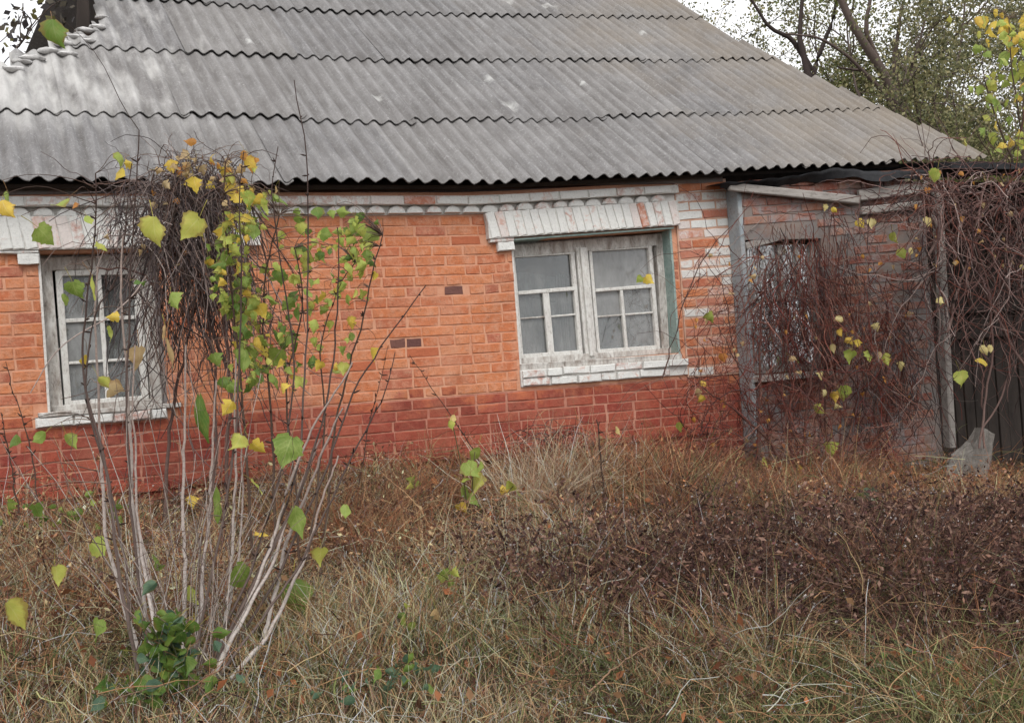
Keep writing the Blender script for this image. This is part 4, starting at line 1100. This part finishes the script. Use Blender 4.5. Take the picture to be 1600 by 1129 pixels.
# flattened stems lying criss-cross on the bank
r = np.random.default_rng(113); N = 7000; xy = scatter(N, r); x, y = xy.T
P0 = np.stack([x, y, ground_z(x, y)+r.gamma(1.5, .06, N)], 1); D0 = r.normal(0, 1, (N, 3)); D0[:, 2] *= .35
T = twigs(P0, D0, r.uniform(.12, .5, N), 7, .22, .04, r); zi = zone_pick(x, y, r)
b = Bag(); b.add(tubes(T, np.linspace(1, .5, 7)[None]*r.uniform(.0012, .0032, (N, 1)), zone_color(zi, r), 3))
tag(b.put('flattened_stems', M['litter'], None, 'stuff'), 'broken dry stems lying criss-cross over the bank', 'dry stems')
# fallen leaves
r = np.random.default_rng(104); N = 2400; xy = scatter(N, r); x, y = xy.T
h = ground_z(x, y)+r.gamma(1.6, .05, N); s = r.uniform(.012, .034, N)
A_ = r.normal(0, 1, (N, 3)); A_ /= np.linalg.norm(A_, axis=1, keepdims=True); B_ = np.cross(A_, r.normal(0, 1, (N, 3))); B_ /= np.linalg.norm(B_, axis=1, keepdims=True); C_ = np.cross(A_, B_)
c0 = np.stack([x, y, h], 1)
V = np.stack([c0-A_*s[:, None], c0+B_*s[:, None]*.6+C_*s[:, None]*.25, c0+A_*s[:, None], c0-B_*s[:, None]*.6+C_*s[:, None]*.3], 1).reshape(-1, 3)
Q = np.arange(N*4).reshape(-1, 4)
lc = palette([lin(146, 92, 62), lin(120, 76, 54), lin(150, 98, 66), lin(98, 66, 50), lin(136, 104, 76), lin(84, 58, 48)], N, .2, r)
tag(put('fallen_leaves', V, Q, M['litter'], None, np.repeat(lc, 4, 0), kind='stuff'), 'brown fallen leaves caught among the grass', 'leaves')
# dead bushy weeds: main stem, side twigs, crumpled leaflets and pale seed fluff
def weeds(name, centers, r, pal, hs, twn, lfn, fluff, label, cat):
    b = Bag(); N = len(centers); x, y = centers.T; g = ground_z(x, y)
    P0 = np.stack([x, y, g-.02], 1); D0 = np.stack([r.normal(0, .45, N), r.normal(0, .45, N), np.ones(N)], 1)
    hgt = r.uniform(*hs, N)*np.clip(.4+.6*(-y)/1.5, .4, 1)*(.45+1.1*smooth_noise(x*1.7+11, y*1.7+2, 51))*bare(x, y)
    T = twigs(P0, D0, hgt, 9, .2, .03, r); col = palette(pal, N, .2, r)
    b.add(tubes(T, np.linspace(.0042, .0014, 9)[None]*r.uniform(.7, 1.2, (N, 1)), col, 3))
    i = np.repeat(np.arange(N), twn); k = r.integers(3, 9, N*twn); st = T[i, k]
    D = r.normal(0, 1, (N*twn, 3)); D[:, 2] = np.abs(D[:, 2])*.7
    T2 = twigs(st, D, r.uniform(.05, .22, N*twn), 5, .4, .10, r); col2 = palette(pal, N*twn, .25, r)
    sd = r.normal(0, 1, (N*twn, 3)); sd /= np.linalg.norm(sd, axis=1, keepdims=True)
    b.add(ribbons(T2, np.linspace(.0016, .0007, 5)[None], sd, col2))
    M_ = N*twn*lfn; j = np.repeat(np.arange(N*twn), lfn); kk = r.integers(1, 5, M_); c = T2[j, kk]+r.normal(0, .006, (M_, 3))
    A = r.normal(0, 1, (M_, 3)); A /= np.linalg.norm(A, axis=1, keepdims=True); B2 = np.cross(A, r.normal(0, 1, (M_, 3))); B2 /= np.linalg.norm(B2, axis=1, keepdims=True)
    s = r.uniform(.006, .022, M_)[:, None]
    V = np.stack([c-A*s, c+B2*s*.45, c+A*s, c-B2*s*.45], 1).reshape(-1, 3)
    b.add((V, np.arange(M_*4).reshape(-1, 4), np.repeat(palette(pal, M_, .3, r), 4, 0)))
    if fluff:
        F = fluff; j = r.integers(0, N*twn, F); c = T2[j, 4]; s = r.uniform(.003, .0085, F)[:, None]
        o = np.array([[1,0,0],[0,1,0],[-1,0,0],[0,-1,0],[0,0,1],[0,0,-1.]])
        V = (c[:, None]+o[None]*s[:, None]).reshape(-1, 3)
        f = np.array([[0,1,4,4],[1,2,4,4],[2,3,4,4],[3,0,4,4],[1,0,5,5],[2,1,5,5],[3,2,5,5],[0,3,5,5]])
        f = np.array([[0,1,2,3],[0,4,2,5],[1,4,3,5]])
        b.add((V, (np.arange(F)[:, None, None]*6+f[None]).reshape(-1, 4), np.tile(np.array(lin(214, 206, 204)), (F*6, 1))*r.uniform(.5, 1, (F, 1)).repeat(6, 0)))
    tag(b.put(name, M['litter'], None, 'stuff'), label, cat)
r = np.random.default_rng(105)
c = scatter(16000, r); m_ = (c[:, 0] > 1.9+.45*np.abs(c[:, 1]+3.6)+.8*(smooth_noise(c[:, 0]*1.4, c[:, 1]*1.4, 71)-.4)) & (c[:, 1] < -2.3-.5*smooth_noise(c[:, 0]*1.2, c[:, 1]*1.2, 72)) & (r.random(len(c)) < np.clip(2.6*smooth_noise(c[:, 0]*1.9, c[:, 1]*1.9, 73)-.35, .1, 1)) & (c[:, 1] > -4.9) & (r.random(len(c)) < np.clip((c[:, 0]-1.7)/1.5, .1, 1)*np.clip((c[:, 1]-edge_y(c[:, 0])-.45)/.5, .0, 1))
weeds('dead_weeds', c[m_][:1300], r, BROWN+[lin(86, 58, 56), lin(60, 44, 42)], (.25, .54), 13, 3, 3200, 'dark brown dead bushy weeds with pale seed fluff on the right of the bank', 'weeds')
c = scatter(9000, r); m_ = (c[:, 0] > 2.6) & (c[:, 1] > -2.4)
weeds('rusty_weeds', c[m_][:420], r, RUST+TAN+BROWN[2:3], (.18, .44), 9, 2, 220, 'rust brown dry weeds at the foot of the annex wall', 'weeds')
c = scatter(9000, r); m_ = (c[:, 0] < 2.8) & (c[:, 1] > -2.7)
weeds('tan_weeds', c[m_][:420], r, TAN+RUST[3:]+STRAW[:1]+BROWN[:3], (.25, .6), 8, 3, 160, 'tan dry weeds on the left of the bank below the brick wall', 'weeds')

# ------------------------------------------------------------------ individual small plants
def sprout(name, label, cat, px, py, y, leaves, canes, col=(.12, .1, .05)):
    base = at(px, py, y); th = thing(name, label, cat, (base[0], y, gz(base[0], y)))
    root = (base[0], y, gz(base[0], y)-.02)
    for (a_, b_) in canes:
        q = at(a_, b_, y); P = resample([root, (root[0]*.4+q[0]*.6+rnd.uniform(-.02, .02), y, root[2]*.45+q[2]*.55), q], 10)
        bag = Bag(); bag.add(tubes(P[None], np.linspace(.006, .003, 10)[None], np.array([col]), 5)); bag.put('stem', M['stem'], th, smooth=True)
    for (a_, b_, s, mk, shp) in leaves:
        yy = y+rnd.uniform(-.08, .05); leaf(th, at(a_, b_, yy), px_size(s, yy), mk, shp)
    return th
sprout('leafy_plant', 'upright plant with a tall column of bright green leaves below the brick wall', 'plant', 735, 830, -1.6,
       [(742,712,30,'g','oval'),(738,735,36,'g','heart'),(742,755,42,'b','oval'),(733,772,34,'g','heart'),(745,782,30,'g','oval'),(722,797,24,'y','heart'),(728,750,24,'b','oval'),(748,730,22,'g','oval'),(805,757,28,'b','lobed'),(792,765,22,'y','lobed'),(706,665,20,'b','oval'),(707,655,16,'p','oval')],
       [(742, 705), (738, 780), (803, 757), (707, 660)])
sprout('leafy_plant', 'low plant with one rosette of bright green leaves in the dry grass at the centre', 'plant', 700, 935, -2.9, [(700,900,26,'g','lobed'),(690,905,20,'g','lobed'),(712,896,18,'b','lobed'),(704,912,16,'g','oval')], [(700, 902)])
sprout('leafy_plant', 'small plant with stacked green leaves right of the bush by a curled tan leaf', 'plant', 638, 1000, -3.2, [(636,948,18,'b','oval'),(634,972,26,'g','heart'),(642,980,22,'g','oval'),(630,962,18,'d','oval'),(686,960,26,'t','lobed')], [(636, 950), (686, 962)])
sprout('leafy_plant', 'small green plant close to the foot of the brick wall', 'plant', 645, 800, -1.2, [(645,753,18,'g','lobed'),(638,760,14,'b','lobed'),(652,757,14,'g','oval')], [(645, 755)])
def tuft(name, label, px, py, y, N, spread, hgt, mks, shp, smin, smax):
    base = at(px, py, y); th = thing(name, label, 'plant', (base[0], y, gz(base[0], y)))
    for i in range(3):
        P = resample([(base[0], y, gz(base[0], y)-.02), (base[0]+rnd.uniform(-.04, .04), y, base[2]-.05), (base[0]+rnd.uniform(-.07, .07), y, base[2]+hgt*.4)], 8)
        bag = Bag(); bag.add(tubes(P[None], np.linspace(.006, .003, 8)[None], np.array([[.07, .08, .04]]), 5)); bag.put('stem', M['stem'], th)
    for i in range(N):
        q = base+np.array([rnd.gauss(0, spread), rnd.gauss(0, spread*.6), rnd.gauss(0, hgt*.4)])
        leaf(th, q, rnd.uniform(smin, smax), rnd.choice(mks), shp, rnd.uniform(-2.2, 2.2), rnd.gauss(-.4, .6), rnd.uniform(-1.5, 1.5))
tuft('thistle', 'blue-green leafy thistle standing alone in the rusty weeds below the door post', 1362, 800, -2.0, 70, .055, .22, 'eeeed', 'narrow', .09, .16)
tuft('nettle', 'dark green nettle growing among the canes at the foot of the bush', 268, 1005, -3.5, 90, .06, .20, 'eedd', 'oval', .05, .09)
tuft('nettle', 'dull green nettle patch on the ground left of the bush canes', 225, 1078, -3.55, 46, .14, .06, 'edd', 'oval', .05, .08)
tuft('weed_clump', 'dusty blue-green weed clump low in the dead weeds at the lower right', 1392, 1040, -4.3, 50, .10, .12, 'eede', 'oval', .03, .06)
tuft('weed_clump', 'green weed clump in the corner at the lower right', 1560, 1080, -4.7, 50, .14, .12, 'dedg', 'oval', .03, .06)
tuft('weed_clump', 'pale green weed clump beside white scraps in the dead weeds', 1385, 930, -3.3, 34, .13, .06, 'eeb', 'oval', .03, .06)
tuft('weed_clump', 'grey green weed clump in straw at the lower centre', 600, 1060, -3.9, 36, .14, .08, 'ede', 'oval', .03, .06)
tuft('weed_clump', 'small green weed clump by the left edge below the bricks', 100, 805, -1.5, 30, .18, .08, 'dgd', 'oval', .04, .07)
# pale dry grass clump under the right window
def grass_clump(label, px, py, y, N, h0, h1, pal, spread, r, w=.003):
    b0 = at(px, py, y); gx0 = b0[0]; th = thing('grass_clump', label, 'grass clump', (gx0, y, gz(gx0, y)))
    P0 = np.stack([gx0+r.normal(0, spread, N), y+r.normal(0, spread*.5, N), np.zeros(N)], 1); P0[:, 2] = ground_z(P0[:, 0], P0[:, 1])-.02
    D0 = np.stack([r.normal(0, .5, N), r.normal(0, .4, N), np.ones(N)], 1)
    T = twigs(P0, D0, r.uniform(h0, h1, N), 9, .13, .07, r)
    sd = r.normal(0, 1, (N, 3)); sd /= np.linalg.norm(sd, axis=1, keepdims=True)
    b = Bag(); b.add(ribbons(T, np.linspace(1, .25, 9)[None]*r.uniform(.5, 1.3, (N, 1))*w, sd, palette(pal, N, .15, r)))
    b.put('blades', M['straw'], th, kind='stuff')
r = np.random.default_rng(106)
PALEG = [lin(206, 186, 160), lin(190, 168, 138), lin(216, 200, 180), lin(176, 150, 128)]
grass_clump('bleached dry grass clump standing under the right window', 850, 830, -1.4, 420, .35, .75, PALEG, .18, r, .004)
grass_clump('bleached dry grass clump hanging over at the middle of the bank', 790, 900, -2.4, 260, .3, .6, PALEG+STRAW, .22, r)
grass_clump('upright tan grass clump between the bush and the brick wall', 560, 880, -1.8, 420, .3, .7, TAN+RUST[:2], .28, r)
grass_clump('tall straw grass clump behind the pale bush canes', 300, 900, -2.3, 380, .35, .75, STRAW+RUST[:2], .25, r)
grass_clump('thin pale grass clump in the dark weeds at the lower right', 1120, 1020, -4.1, 130, .18, .34, PALEG+STRAW, .16, r, .002)
grass_clump('straw grass clump right of the bush foot', 520, 1000, -3.1, 420, .2, .5, STRAW, .25, r)
for lab, px_, py_, y_, n_, h0_, h1_, pl_, sp_ in (
  ('rusty brown grass clump left of the low dead vine dome', 690, 800, -1.0, 300, .25, .6, RUST+TAN[:2], .22),
  ('tall bleached grass clump leaning right below the sill of the right window', 930, 810, -1.3, 300, .3, .65, PALEG+TAN[:1], .2),
  ('dull tan grass clump at the foot of the orange wall left of the leafy column', 620, 830, -1.3, 300, .3, .62, TAN+BROWN[:2], .2),
  ('rust red stalk clump between the grass and the annex corner', 1060, 800, -1.1, 260, .3, .6, RUST+BROWN[:3], .24),
  ('straw clump at the far left below the red plinth', 60, 900, -2.0, 340, .25, .6, STRAW+TAN[:2], .26),
  ('straw and green clump in front of the canes at the lower left', 130, 1080, -3.6, 300, .15, .38, STRAW+GREEN[:2], .22),
  ('pale straw clump at the lower centre edge', 660, 1100, -4.1, 420, .15, .40, STRAW+PALEG, .25),
  ('green and straw grass clump at the lower right corner', 1520, 1110, -4.9, 420, .12, .34, GREEN+STRAW[:1], .25),
  ('green grass clump right of the bottom centre', 1180, 1115, -4.7, 420, .1, .30, GREEN+TAN[:1], .3),
  ('bleached stalk clump standing in the dark weeds', 1010, 900, -2.6, 140, .2, .42, PALEG, .2)):
    grass_clump(lab, px_, py_, y_, n_, h0_, h1_, pl_, sp_, r, .0024)
# domed heap of dead vine on the wall foot
hb = at(872, 760, -.45); heap2 = thing('dead_vine', 'low dome of dead purple-brown vine at the foot of the wall below the right window', 'vine', (hb[0], -.45, gz(hb[0], -.45)))
N = 300; P0 = np.stack([hb[0]+rng.normal(0, .16, N), -.45+rng.normal(0, .1, N), np.full(N, hb[2])+rng.uniform(-.05, .42, N)*1], 1)
D0 = rng.normal(0, 1, (N, 3)); D0[:, 2] = np.abs(D0[:, 2])*.5
bag = Bag(); bag.add(tubes(twigs(P0, D0, rng.uniform(.2, .55, N), 11, .22, .22), np.linspace(1, .5, 11)[None]*rng.uniform(.002, .0045, (N, 1)), palette(REDV+VINE, N), 3)); bag.put('tangle', M['stem'], heap2)
# bare stalks standing in the yard
def stalk(label, pts, y, r0=.006, c=lin(84, 66, 58)):
    p0 = at(*pts[0], y); th = thing('dead_stalk', label, 'stalk', (p0[0], y, gz(p0[0], y)))
    stems_of(th, [pts], y, y, r0, r0*.4, c, np.array(c)*.8, 'stem', 20, .014, True)
stalk('bare dark stalk rising from the weeds under the right window', [(940, 860), (942, 790), (936, 720), (930, 660)], -1.6, .008)
stalk('long thin arching stem in front of the plinth left of the right window', [(790, 790), (750, 720), (700, 640), (668, 592), (645, 560)], -1.2, .005)
stalk('thin reddish stem leaning across the orange bricks', [(560, 760), (580, 650), (600, 590), (612, 540)], -1.0, .005)
stalk('dark arching stem leaning right over the rusty weeds', [(1040, 850), (1080, 800), (1110, 770), (1150, 745)], -2.2, .006)
stalk('pale broken stalk slanting in the dark weeds', [(920, 1080), (960, 1050), (1000, 1020), (1040, 1010)], -4.2, .005, lin(150, 120, 96))
stalk('thin dark stem standing left of the left window', [(30, 800), (20, 740), (8, 690), (-2, 640)], -2.0, .006)
stalk('thin reddish stem with forked tip by the left wall edge', [(60, 800), (45, 680), (25, 620), (14, 565)], -1.6, .005)
# pale concrete lumps at the door
lg = at(1516, 715, -.75)
stone = thing('concrete_block', 'pale broken concrete block leaning on the ground below the door post', 'stone', (lg[0], -.75, gz(lg[0], -.75)))
def slab(pxs, y0, y1, mat):
    f = [at(a, b, y0) for a, b in pxs]; bk = [p_+np.array([.05, y1-y0, .0]) for p_ in f]
    n_ = len(f); bm = bmesh.new(); vs = [bm.verts.new(Vector(p_)-origin(stone)) for p_ in f+bk]
    bm.faces.new(vs[:n_]); bm.faces.new(vs[n_:][::-1])
    for i in range(n_): bm.faces.new((vs[i], vs[i+n_], vs[(i+1) % n_+n_], vs[(i+1) % n_]))
    bmesh.ops.recalc_face_normals(bm, faces=bm.faces)
    bmesh.ops.bevel(bm, geom=bm.edges[:], offset=.006, segments=1, affect='EDGES', clamp_overlap=True)
    bmesh.ops.triangulate(bm, faces=[f_ for f_ in bm.faces if len(f_.verts) > 4])
    bmesh.ops.subdivide_edges(bm, edges=bm.edges[:], cuts=2, use_grid_fill=True)
    q = random.Random(5)
    for v in bm.verts: v.co += Vector([q.uniform(-.008, .008) for _ in range(3)])
    me = bpy.data.meshes.new('slab'); bm.to_mesh(me); bm.free(); me.materials.append(mat)
    link('slab', me, stone)
slab([(1500, 792), (1492, 752), (1512, 712), (1538, 668), (1554, 678), (1549, 722), (1526, 790)], -.75, -.60, M['stone'])
slab([(1482, 765), (1479, 738), (1488, 712), (1516, 690), (1522, 706), (1502, 765)], -.86, -.78, M['stone'])
for i, (a_, b_, s) in enumerate(((1365, 925, .030), (1395, 922, .022), (1420, 915, .018))):
    q = at(a_, b_, -3.2); tag(lump('paper_scrap', q, s, M['mortar_lump'], None, (1.6, .7, .5), i+60, 1), ('torn white scrap lying on the dead weeds, largest of three', 'torn white scrap lying on the dead weeds, middle of three', 'torn white scrap lying on the dead weeds, rightmost of three')[i], 'scrap', 'white scraps in the dead weeds')

# ------------------------------------------------------------------ trees behind the house
def grow(r, base, height, spread, levels=4, lean=(0, 0), r0=.12, up=.35):
    """returns list of (points Kx3, radii K) for trunk and limbs, and tip points"""
    out = []; tips = []
    def branch(p, d, L, rad, lv):
        K = 7; pts = [p.copy()]
        for k in range(K-1):
            d = d+r.normal(0, .16, 3)+np.array([0, 0, .04*up]); d = d/np.linalg.norm(d); p = p+d*L/(K-1); pts.append(p.copy())
        pts = np.array(pts); out.append((pts, np.linspace(rad, rad*.55, K)))
        if lv == 0: tips.append(pts); return
        nb = r.integers(3, 5) if lv > 1 else r.integers(3, 6)
        for i in range(nb):
            k = int(r.integers(2, K)); q = pts[k]
            nd = d*.5+r.normal(0, spread*.85, 3); nd[2] += up*.55; nd /= np.linalg.norm(nd)
            branch(q, nd, L*r.uniform(.5, .78), rad*.55*r.uniform(.7, 1), lv-1)
    d = np.array([lean[0], lean[1], 1.0]); d /= np.linalg.norm(d)
    branch(np.array(base, float), d, height*.45, r0, levels)
    return out, tips
def tree(label, base, height, seed, leafn, lsize, pal, bark, spread=.55, levels=4, r0=.13, lean=(0, 0), sd=.22, group='trees behind the house'):
    r = np.random.default_rng(seed); base = (base[0], base[1], gz(base[0], base[1])-.05)
    th = thing('tree', label, 'tree', base, group)
    br, tips = grow(r, base, height, spread, levels, lean, r0)
    P = np.stack([b_[0] for b_ in br]); R_ = np.stack([b_[1] for b_ in br]); R_ = np.maximum(R_, .006)
    b = Bag(); b.add(tubes(P[:1], R_[:1], palette(bark, 1, .1, r), 8)); b.put('trunk', M['stem'], th, smooth=True)
    b = Bag(); b.add(tubes(P[1:], R_[1:], palette(bark, len(P)-1, .15, r), 4)); b.put('branches', M['stem'], th, smooth=True)
    tp = np.concatenate(tips); N = leafn; k_ = 12; cc = tp[r.integers(0, len(tp), N//k_)]+r.normal(0, 1, (N//k_, 3))*sd*r.uniform(.2, 1.9, (N//k_, 1)); c = np.repeat(cc, k_, 0)+r.normal(0, .085, (N//k_*k_, 3)); N = len(c)
    clump = smooth_noise(c[:, 0]*1.3+seed, c[:, 2]*1.3, seed)
    keep = r.random(N) < np.clip(-.15+1.6*clump, 0, 1); c = c[keep]; N = len(c)
    A = r.normal(0, 1, (N, 3)); A[:, 2] -= .5; A /= np.linalg.norm(A, axis=1, keepdims=True); B2 = np.cross(A, r.normal(0, 1, (N, 3))); B2 /= np.linalg.norm(B2, axis=1, keepdims=True)
    s = r.uniform(.6, 1.3, N)[:, None]*lsize
    V = np.stack([c, c+A*s*.5+B2*s*.32, c+A*s, c+A*s*.5-B2*s*.32], 1).reshape(-1, 3)
    put('crown', V, np.arange(N*4).reshape(-1, 4), M['foliage'], th, np.repeat(palette(pal, N, .22, r), 4, 0), kind='stuff')
    return th
OLIVE = [lin(122, 122, 82), lin(104, 106, 72), lin(140, 136, 98), lin(88, 92, 64), lin(156, 148, 108)]
GRN = [lin(130, 140, 74), lin(112, 122, 66), lin(152, 158, 86), lin(96, 106, 58), lin(168, 164, 98)]
BARK = [lin(92, 80, 74), lin(78, 68, 64), lin(104, 92, 86)]
def bx_at(px, y): return at(px, 500, y)[0]
DARKL = [lin(70, 66, 62), lin(96, 90, 78), lin(120, 116, 70), lin(60, 56, 58)]
for (lab, px_, y_, h_, sd_, ln_, ls_, pl_, sp_, r0_, le_) in (
  ('slender tree with thin olive leaves rising just behind the top right slope of the roof', 1150, 13, 15, 201, 36000, .075, OLIVE, .85, .11, (.03, 0)),
  ('thin twiggy tree between the slope of the roof and the crooked limbs', 1240, 16, 17, 207, 40000, .08, OLIVE, .9, .12, (0, 0)),
  ('open tree with dark limbs and white sky showing between its branches', 1320, 11, 12, 202, 40000, .075, OLIVE, .85, .13, (.06, 0)),
  ('leaning tree with a thick forked grey limb behind the roof edge', 1450, 10, 11, 203, 50000, .075, OLIVE+GRN[:2], .8, .16, (-.08, 0)),
  ('dense green tree filling the upper right corner', 1545, 9.5, 11, 204, 260000, .07, GRN+OLIVE[:2], .9, .15, (-.03, 0)),
  ('broad olive tree low behind the sloping roof edge', 1470, 14, 11, 205, 150000, .08, OLIVE+GRN, 1.0, .15, (0, 0)),
  ('green tree at the right edge of the frame behind the shed', 1680, 8.5, 9.5, 206, 90000, .075, GRN, .9, .14, (-.1, 0)),
  ('dull green tree deep behind the leaning tree', 1400, 19, 15, 209, 90000, .085, OLIVE, 1.0, .16, (0, 0)),
  ('bushy green tree low behind the right end of the roof', 1600, 13, 9.5, 210, 160000, .08, GRN+OLIVE, 1.0, .14, (0, 0)),
  ('far pale olive tree behind the twiggy trees', 1290, 24, 20, 211, 50000, .09, OLIVE, .95, .15, (0, 0)),
  ('sparse dark leaved tree against white sky at the upper left corner', 20, 7, 9.5, 208, 9000, .10, DARKL, .8, .10, (.02, 0)),
):
    th = tree(lab, (bx_at(px_, y_), y_), h_, sd_, ln_, ls_, pl_, BARK, sp_, 4, r0_, le_, .34)
    if sd_ == 203:
        stems_of(th, [[(1452, 420), (1440, 300), (1420, 220), (1388, 120), (1352, 72), (1322, 20), (1300, -40)]], y_, y_, .13, .06, lin(120, 104, 96), lin(104, 92, 86), 'limb', 22, .03)
        stems_of(th, [[(1372, 95), (1352, 50), (1358, 10), (1362, -40)], [(1425, 230), (1380, 140), (1330, 88), (1290, 55), (1230, 50)], [(1405, 170), (1398, 90), (1410, 10), (1425, -30)], [(1385, 150), (1345, 110), (1310, 100)], [(1440, 300), (1470, 180), (1500, 80), (1510, -20)]], y_, y_-.2, .065, .02, lin(110, 96, 90), lin(92, 80, 76), 'limb', 20, .03)
    if sd_ == 202:
        stems_of(th, [[(1262, 300), (1268, 150), (1272, 100), (1300, 40), (1310, -30)], [(1266, 130), (1250, 60), (1256, -20)], [(1268, 110), (1240, 60), (1200, 40), (1170, -10)]], y_, y_, .07, .025, lin(70, 62, 60), lin(64, 56, 54), 'limb', 20, .03)
# far wood: one leafy mass behind the trees
r = np.random.default_rng(301); N = 150000
x = r.uniform(10, 46, N); y = r.uniform(24, 34, N); top = 4.2+2.2*smooth_noise(x*.35, y*.2, 61)+1.0*smooth_noise(x*1.1, y*.5, 62)+np.clip((x-20)*.16, -1, 2.5)
z = -1+(top+1)*r.random(N)**.8
c = np.stack([x, y, z], 1)+r.normal(0, .15, (N, 3)); c = c[r.random(N) < np.clip(-.1+1.7*smooth_noise(c[:, 0]*1.4+3, c[:, 2]*1.4+3, 63), .05, 1)]; N = len(c)
A = r.normal(0, 1, (N, 3)); A /= np.linalg.norm(A, axis=1, keepdims=True); B2 = np.cross(A, r.normal(0, 1, (N, 3))); B2 /= np.linalg.norm(B2, axis=1, keepdims=True)
sz = r.uniform(.07, .15, N)[:, None]
V = np.stack([c-A*sz, c+B2*sz*.6, c+A*sz, c-B2*sz*.6], 1).reshape(-1, 3)
tag(put('far_wood', V, np.arange(N*4).reshape(-1, 4), M['foliage'], None, np.repeat(palette(OLIVE+GRN, N, .25, r), 4, 0), kind='stuff'), 'far olive wood closing the view behind the trees', 'wood')
# young maple with bright leaves at the right edge
YS = 2.4
sx_ = at(1590, 500, YS)[0]; sap = thing('sapling', 'young maple with bright yellow-green leaves at the right edge above the creeper', 'sapling', (sx_, YS, gz(sx_, YS)))
stems_of(sap, [[(1600, 480), (1602, 320), (1592, 200), (1578, 100), (1575, 30)], [(1600, 300), (1570, 220), (1545, 160), (1530, 100)], [(1598, 250), (1600, 160), (1612, 80)], [(1590, 330), (1560, 260), (1530, 200)]], YS, YS, .018, .006, lin(84, 72, 64), lin(84, 72, 60), 'stem', 18, .03)
for i in range(130):
    b_ = rnd.uniform(20, 260); a_ = 1585+rnd.gauss(0, 30); y = YS+rnd.gauss(0, .3)
    leaf(sap, at(a_, b_, y), px_size(rnd.choice((16, 20, 24, 28)), y), rnd.choice('bbbgyg') if b_ > 70 else rnd.choice('byyb'), rnd.choice(('lobed', 'heart')))
# pole and twig at the broken top left roof edge
pb = at(128, 48, 1.4)
pole = thing('chimney_stump', 'dark broken chimney stump at the top left edge of the roof', 'chimney', pb)
MB().hexa([at(118, 50, 2.6), at(142, 46, 2.6), at(138, 40, 2.85), at(122, 42, 2.85), at(122, -40, 2.6), at(136, -40, 2.6), at(136, -42, 2.85), at(124, -42, 2.85)]).build('stack', M['dark_wood'], pole, .01)
# leaf stalks, one joined part per plant
for pname, L in list(STALKS.items()):
    par = bpy.data.objects[pname]
    P0 = np.array([q[0] for q in L]); D0 = np.array([q[1] for q in L]); sz = np.array([q[2] for q in L])
    D0 = D0/np.linalg.norm(D0, axis=1, keepdims=True)
    Ln = np.clip(sz*.7, .02, .12)[:, None]
    P = np.stack([P0, P0+D0*Ln*.5+np.array([0, 0, .008]), P0+D0*Ln+np.array([0, 0, .01])], 1)
    bag = Bag()
    if pname in STEMPTS:                  # a thin twig from the nearest cane to every stalk that hangs clear of one
        S = np.concatenate(STEMPTS[pname]); E = P[:, 2]; tw = []
        for e in E:
            q = S + np.array([0, 0, -.06]); dd = np.linalg.norm(q-e, axis=1) + .6*np.clip(S[:, 2]-e[2], 0, 9); k = int(np.argmin(dd)); b0 = S[k]; d_ = np.linalg.norm(b0-e)
            if d_ < .02: continue
            mid = b0*.5+e*.5+np.array([0, 0, .16*d_])+rng.normal(0, .04*d_, 3)
            tw.append(resample([b0, b0*.7+mid*.3+rng.normal(0, .03*d_, 3), mid, mid*.4+e*.6+np.array([0, 0, .05*d_]), e], 9))
        if tw:
            tw = np.stack(tw); bag.add(tubes(tw, np.linspace(.0023, .0011, 9)[None], palette([lin(96, 78, 70), lin(118, 100, 90), lin(84, 66, 58)], len(tw)), 4))
    bag.add(tubes(P, np.clip(sz*.014, .0008, .0018)[:, None]*np.array([[.8, 1, 1.2]]), palette([lin(150, 140, 70), lin(130, 100, 70)], len(L)), 3))
    bag.put('leaf_stalks', M['stem'], par, kind='stuff')
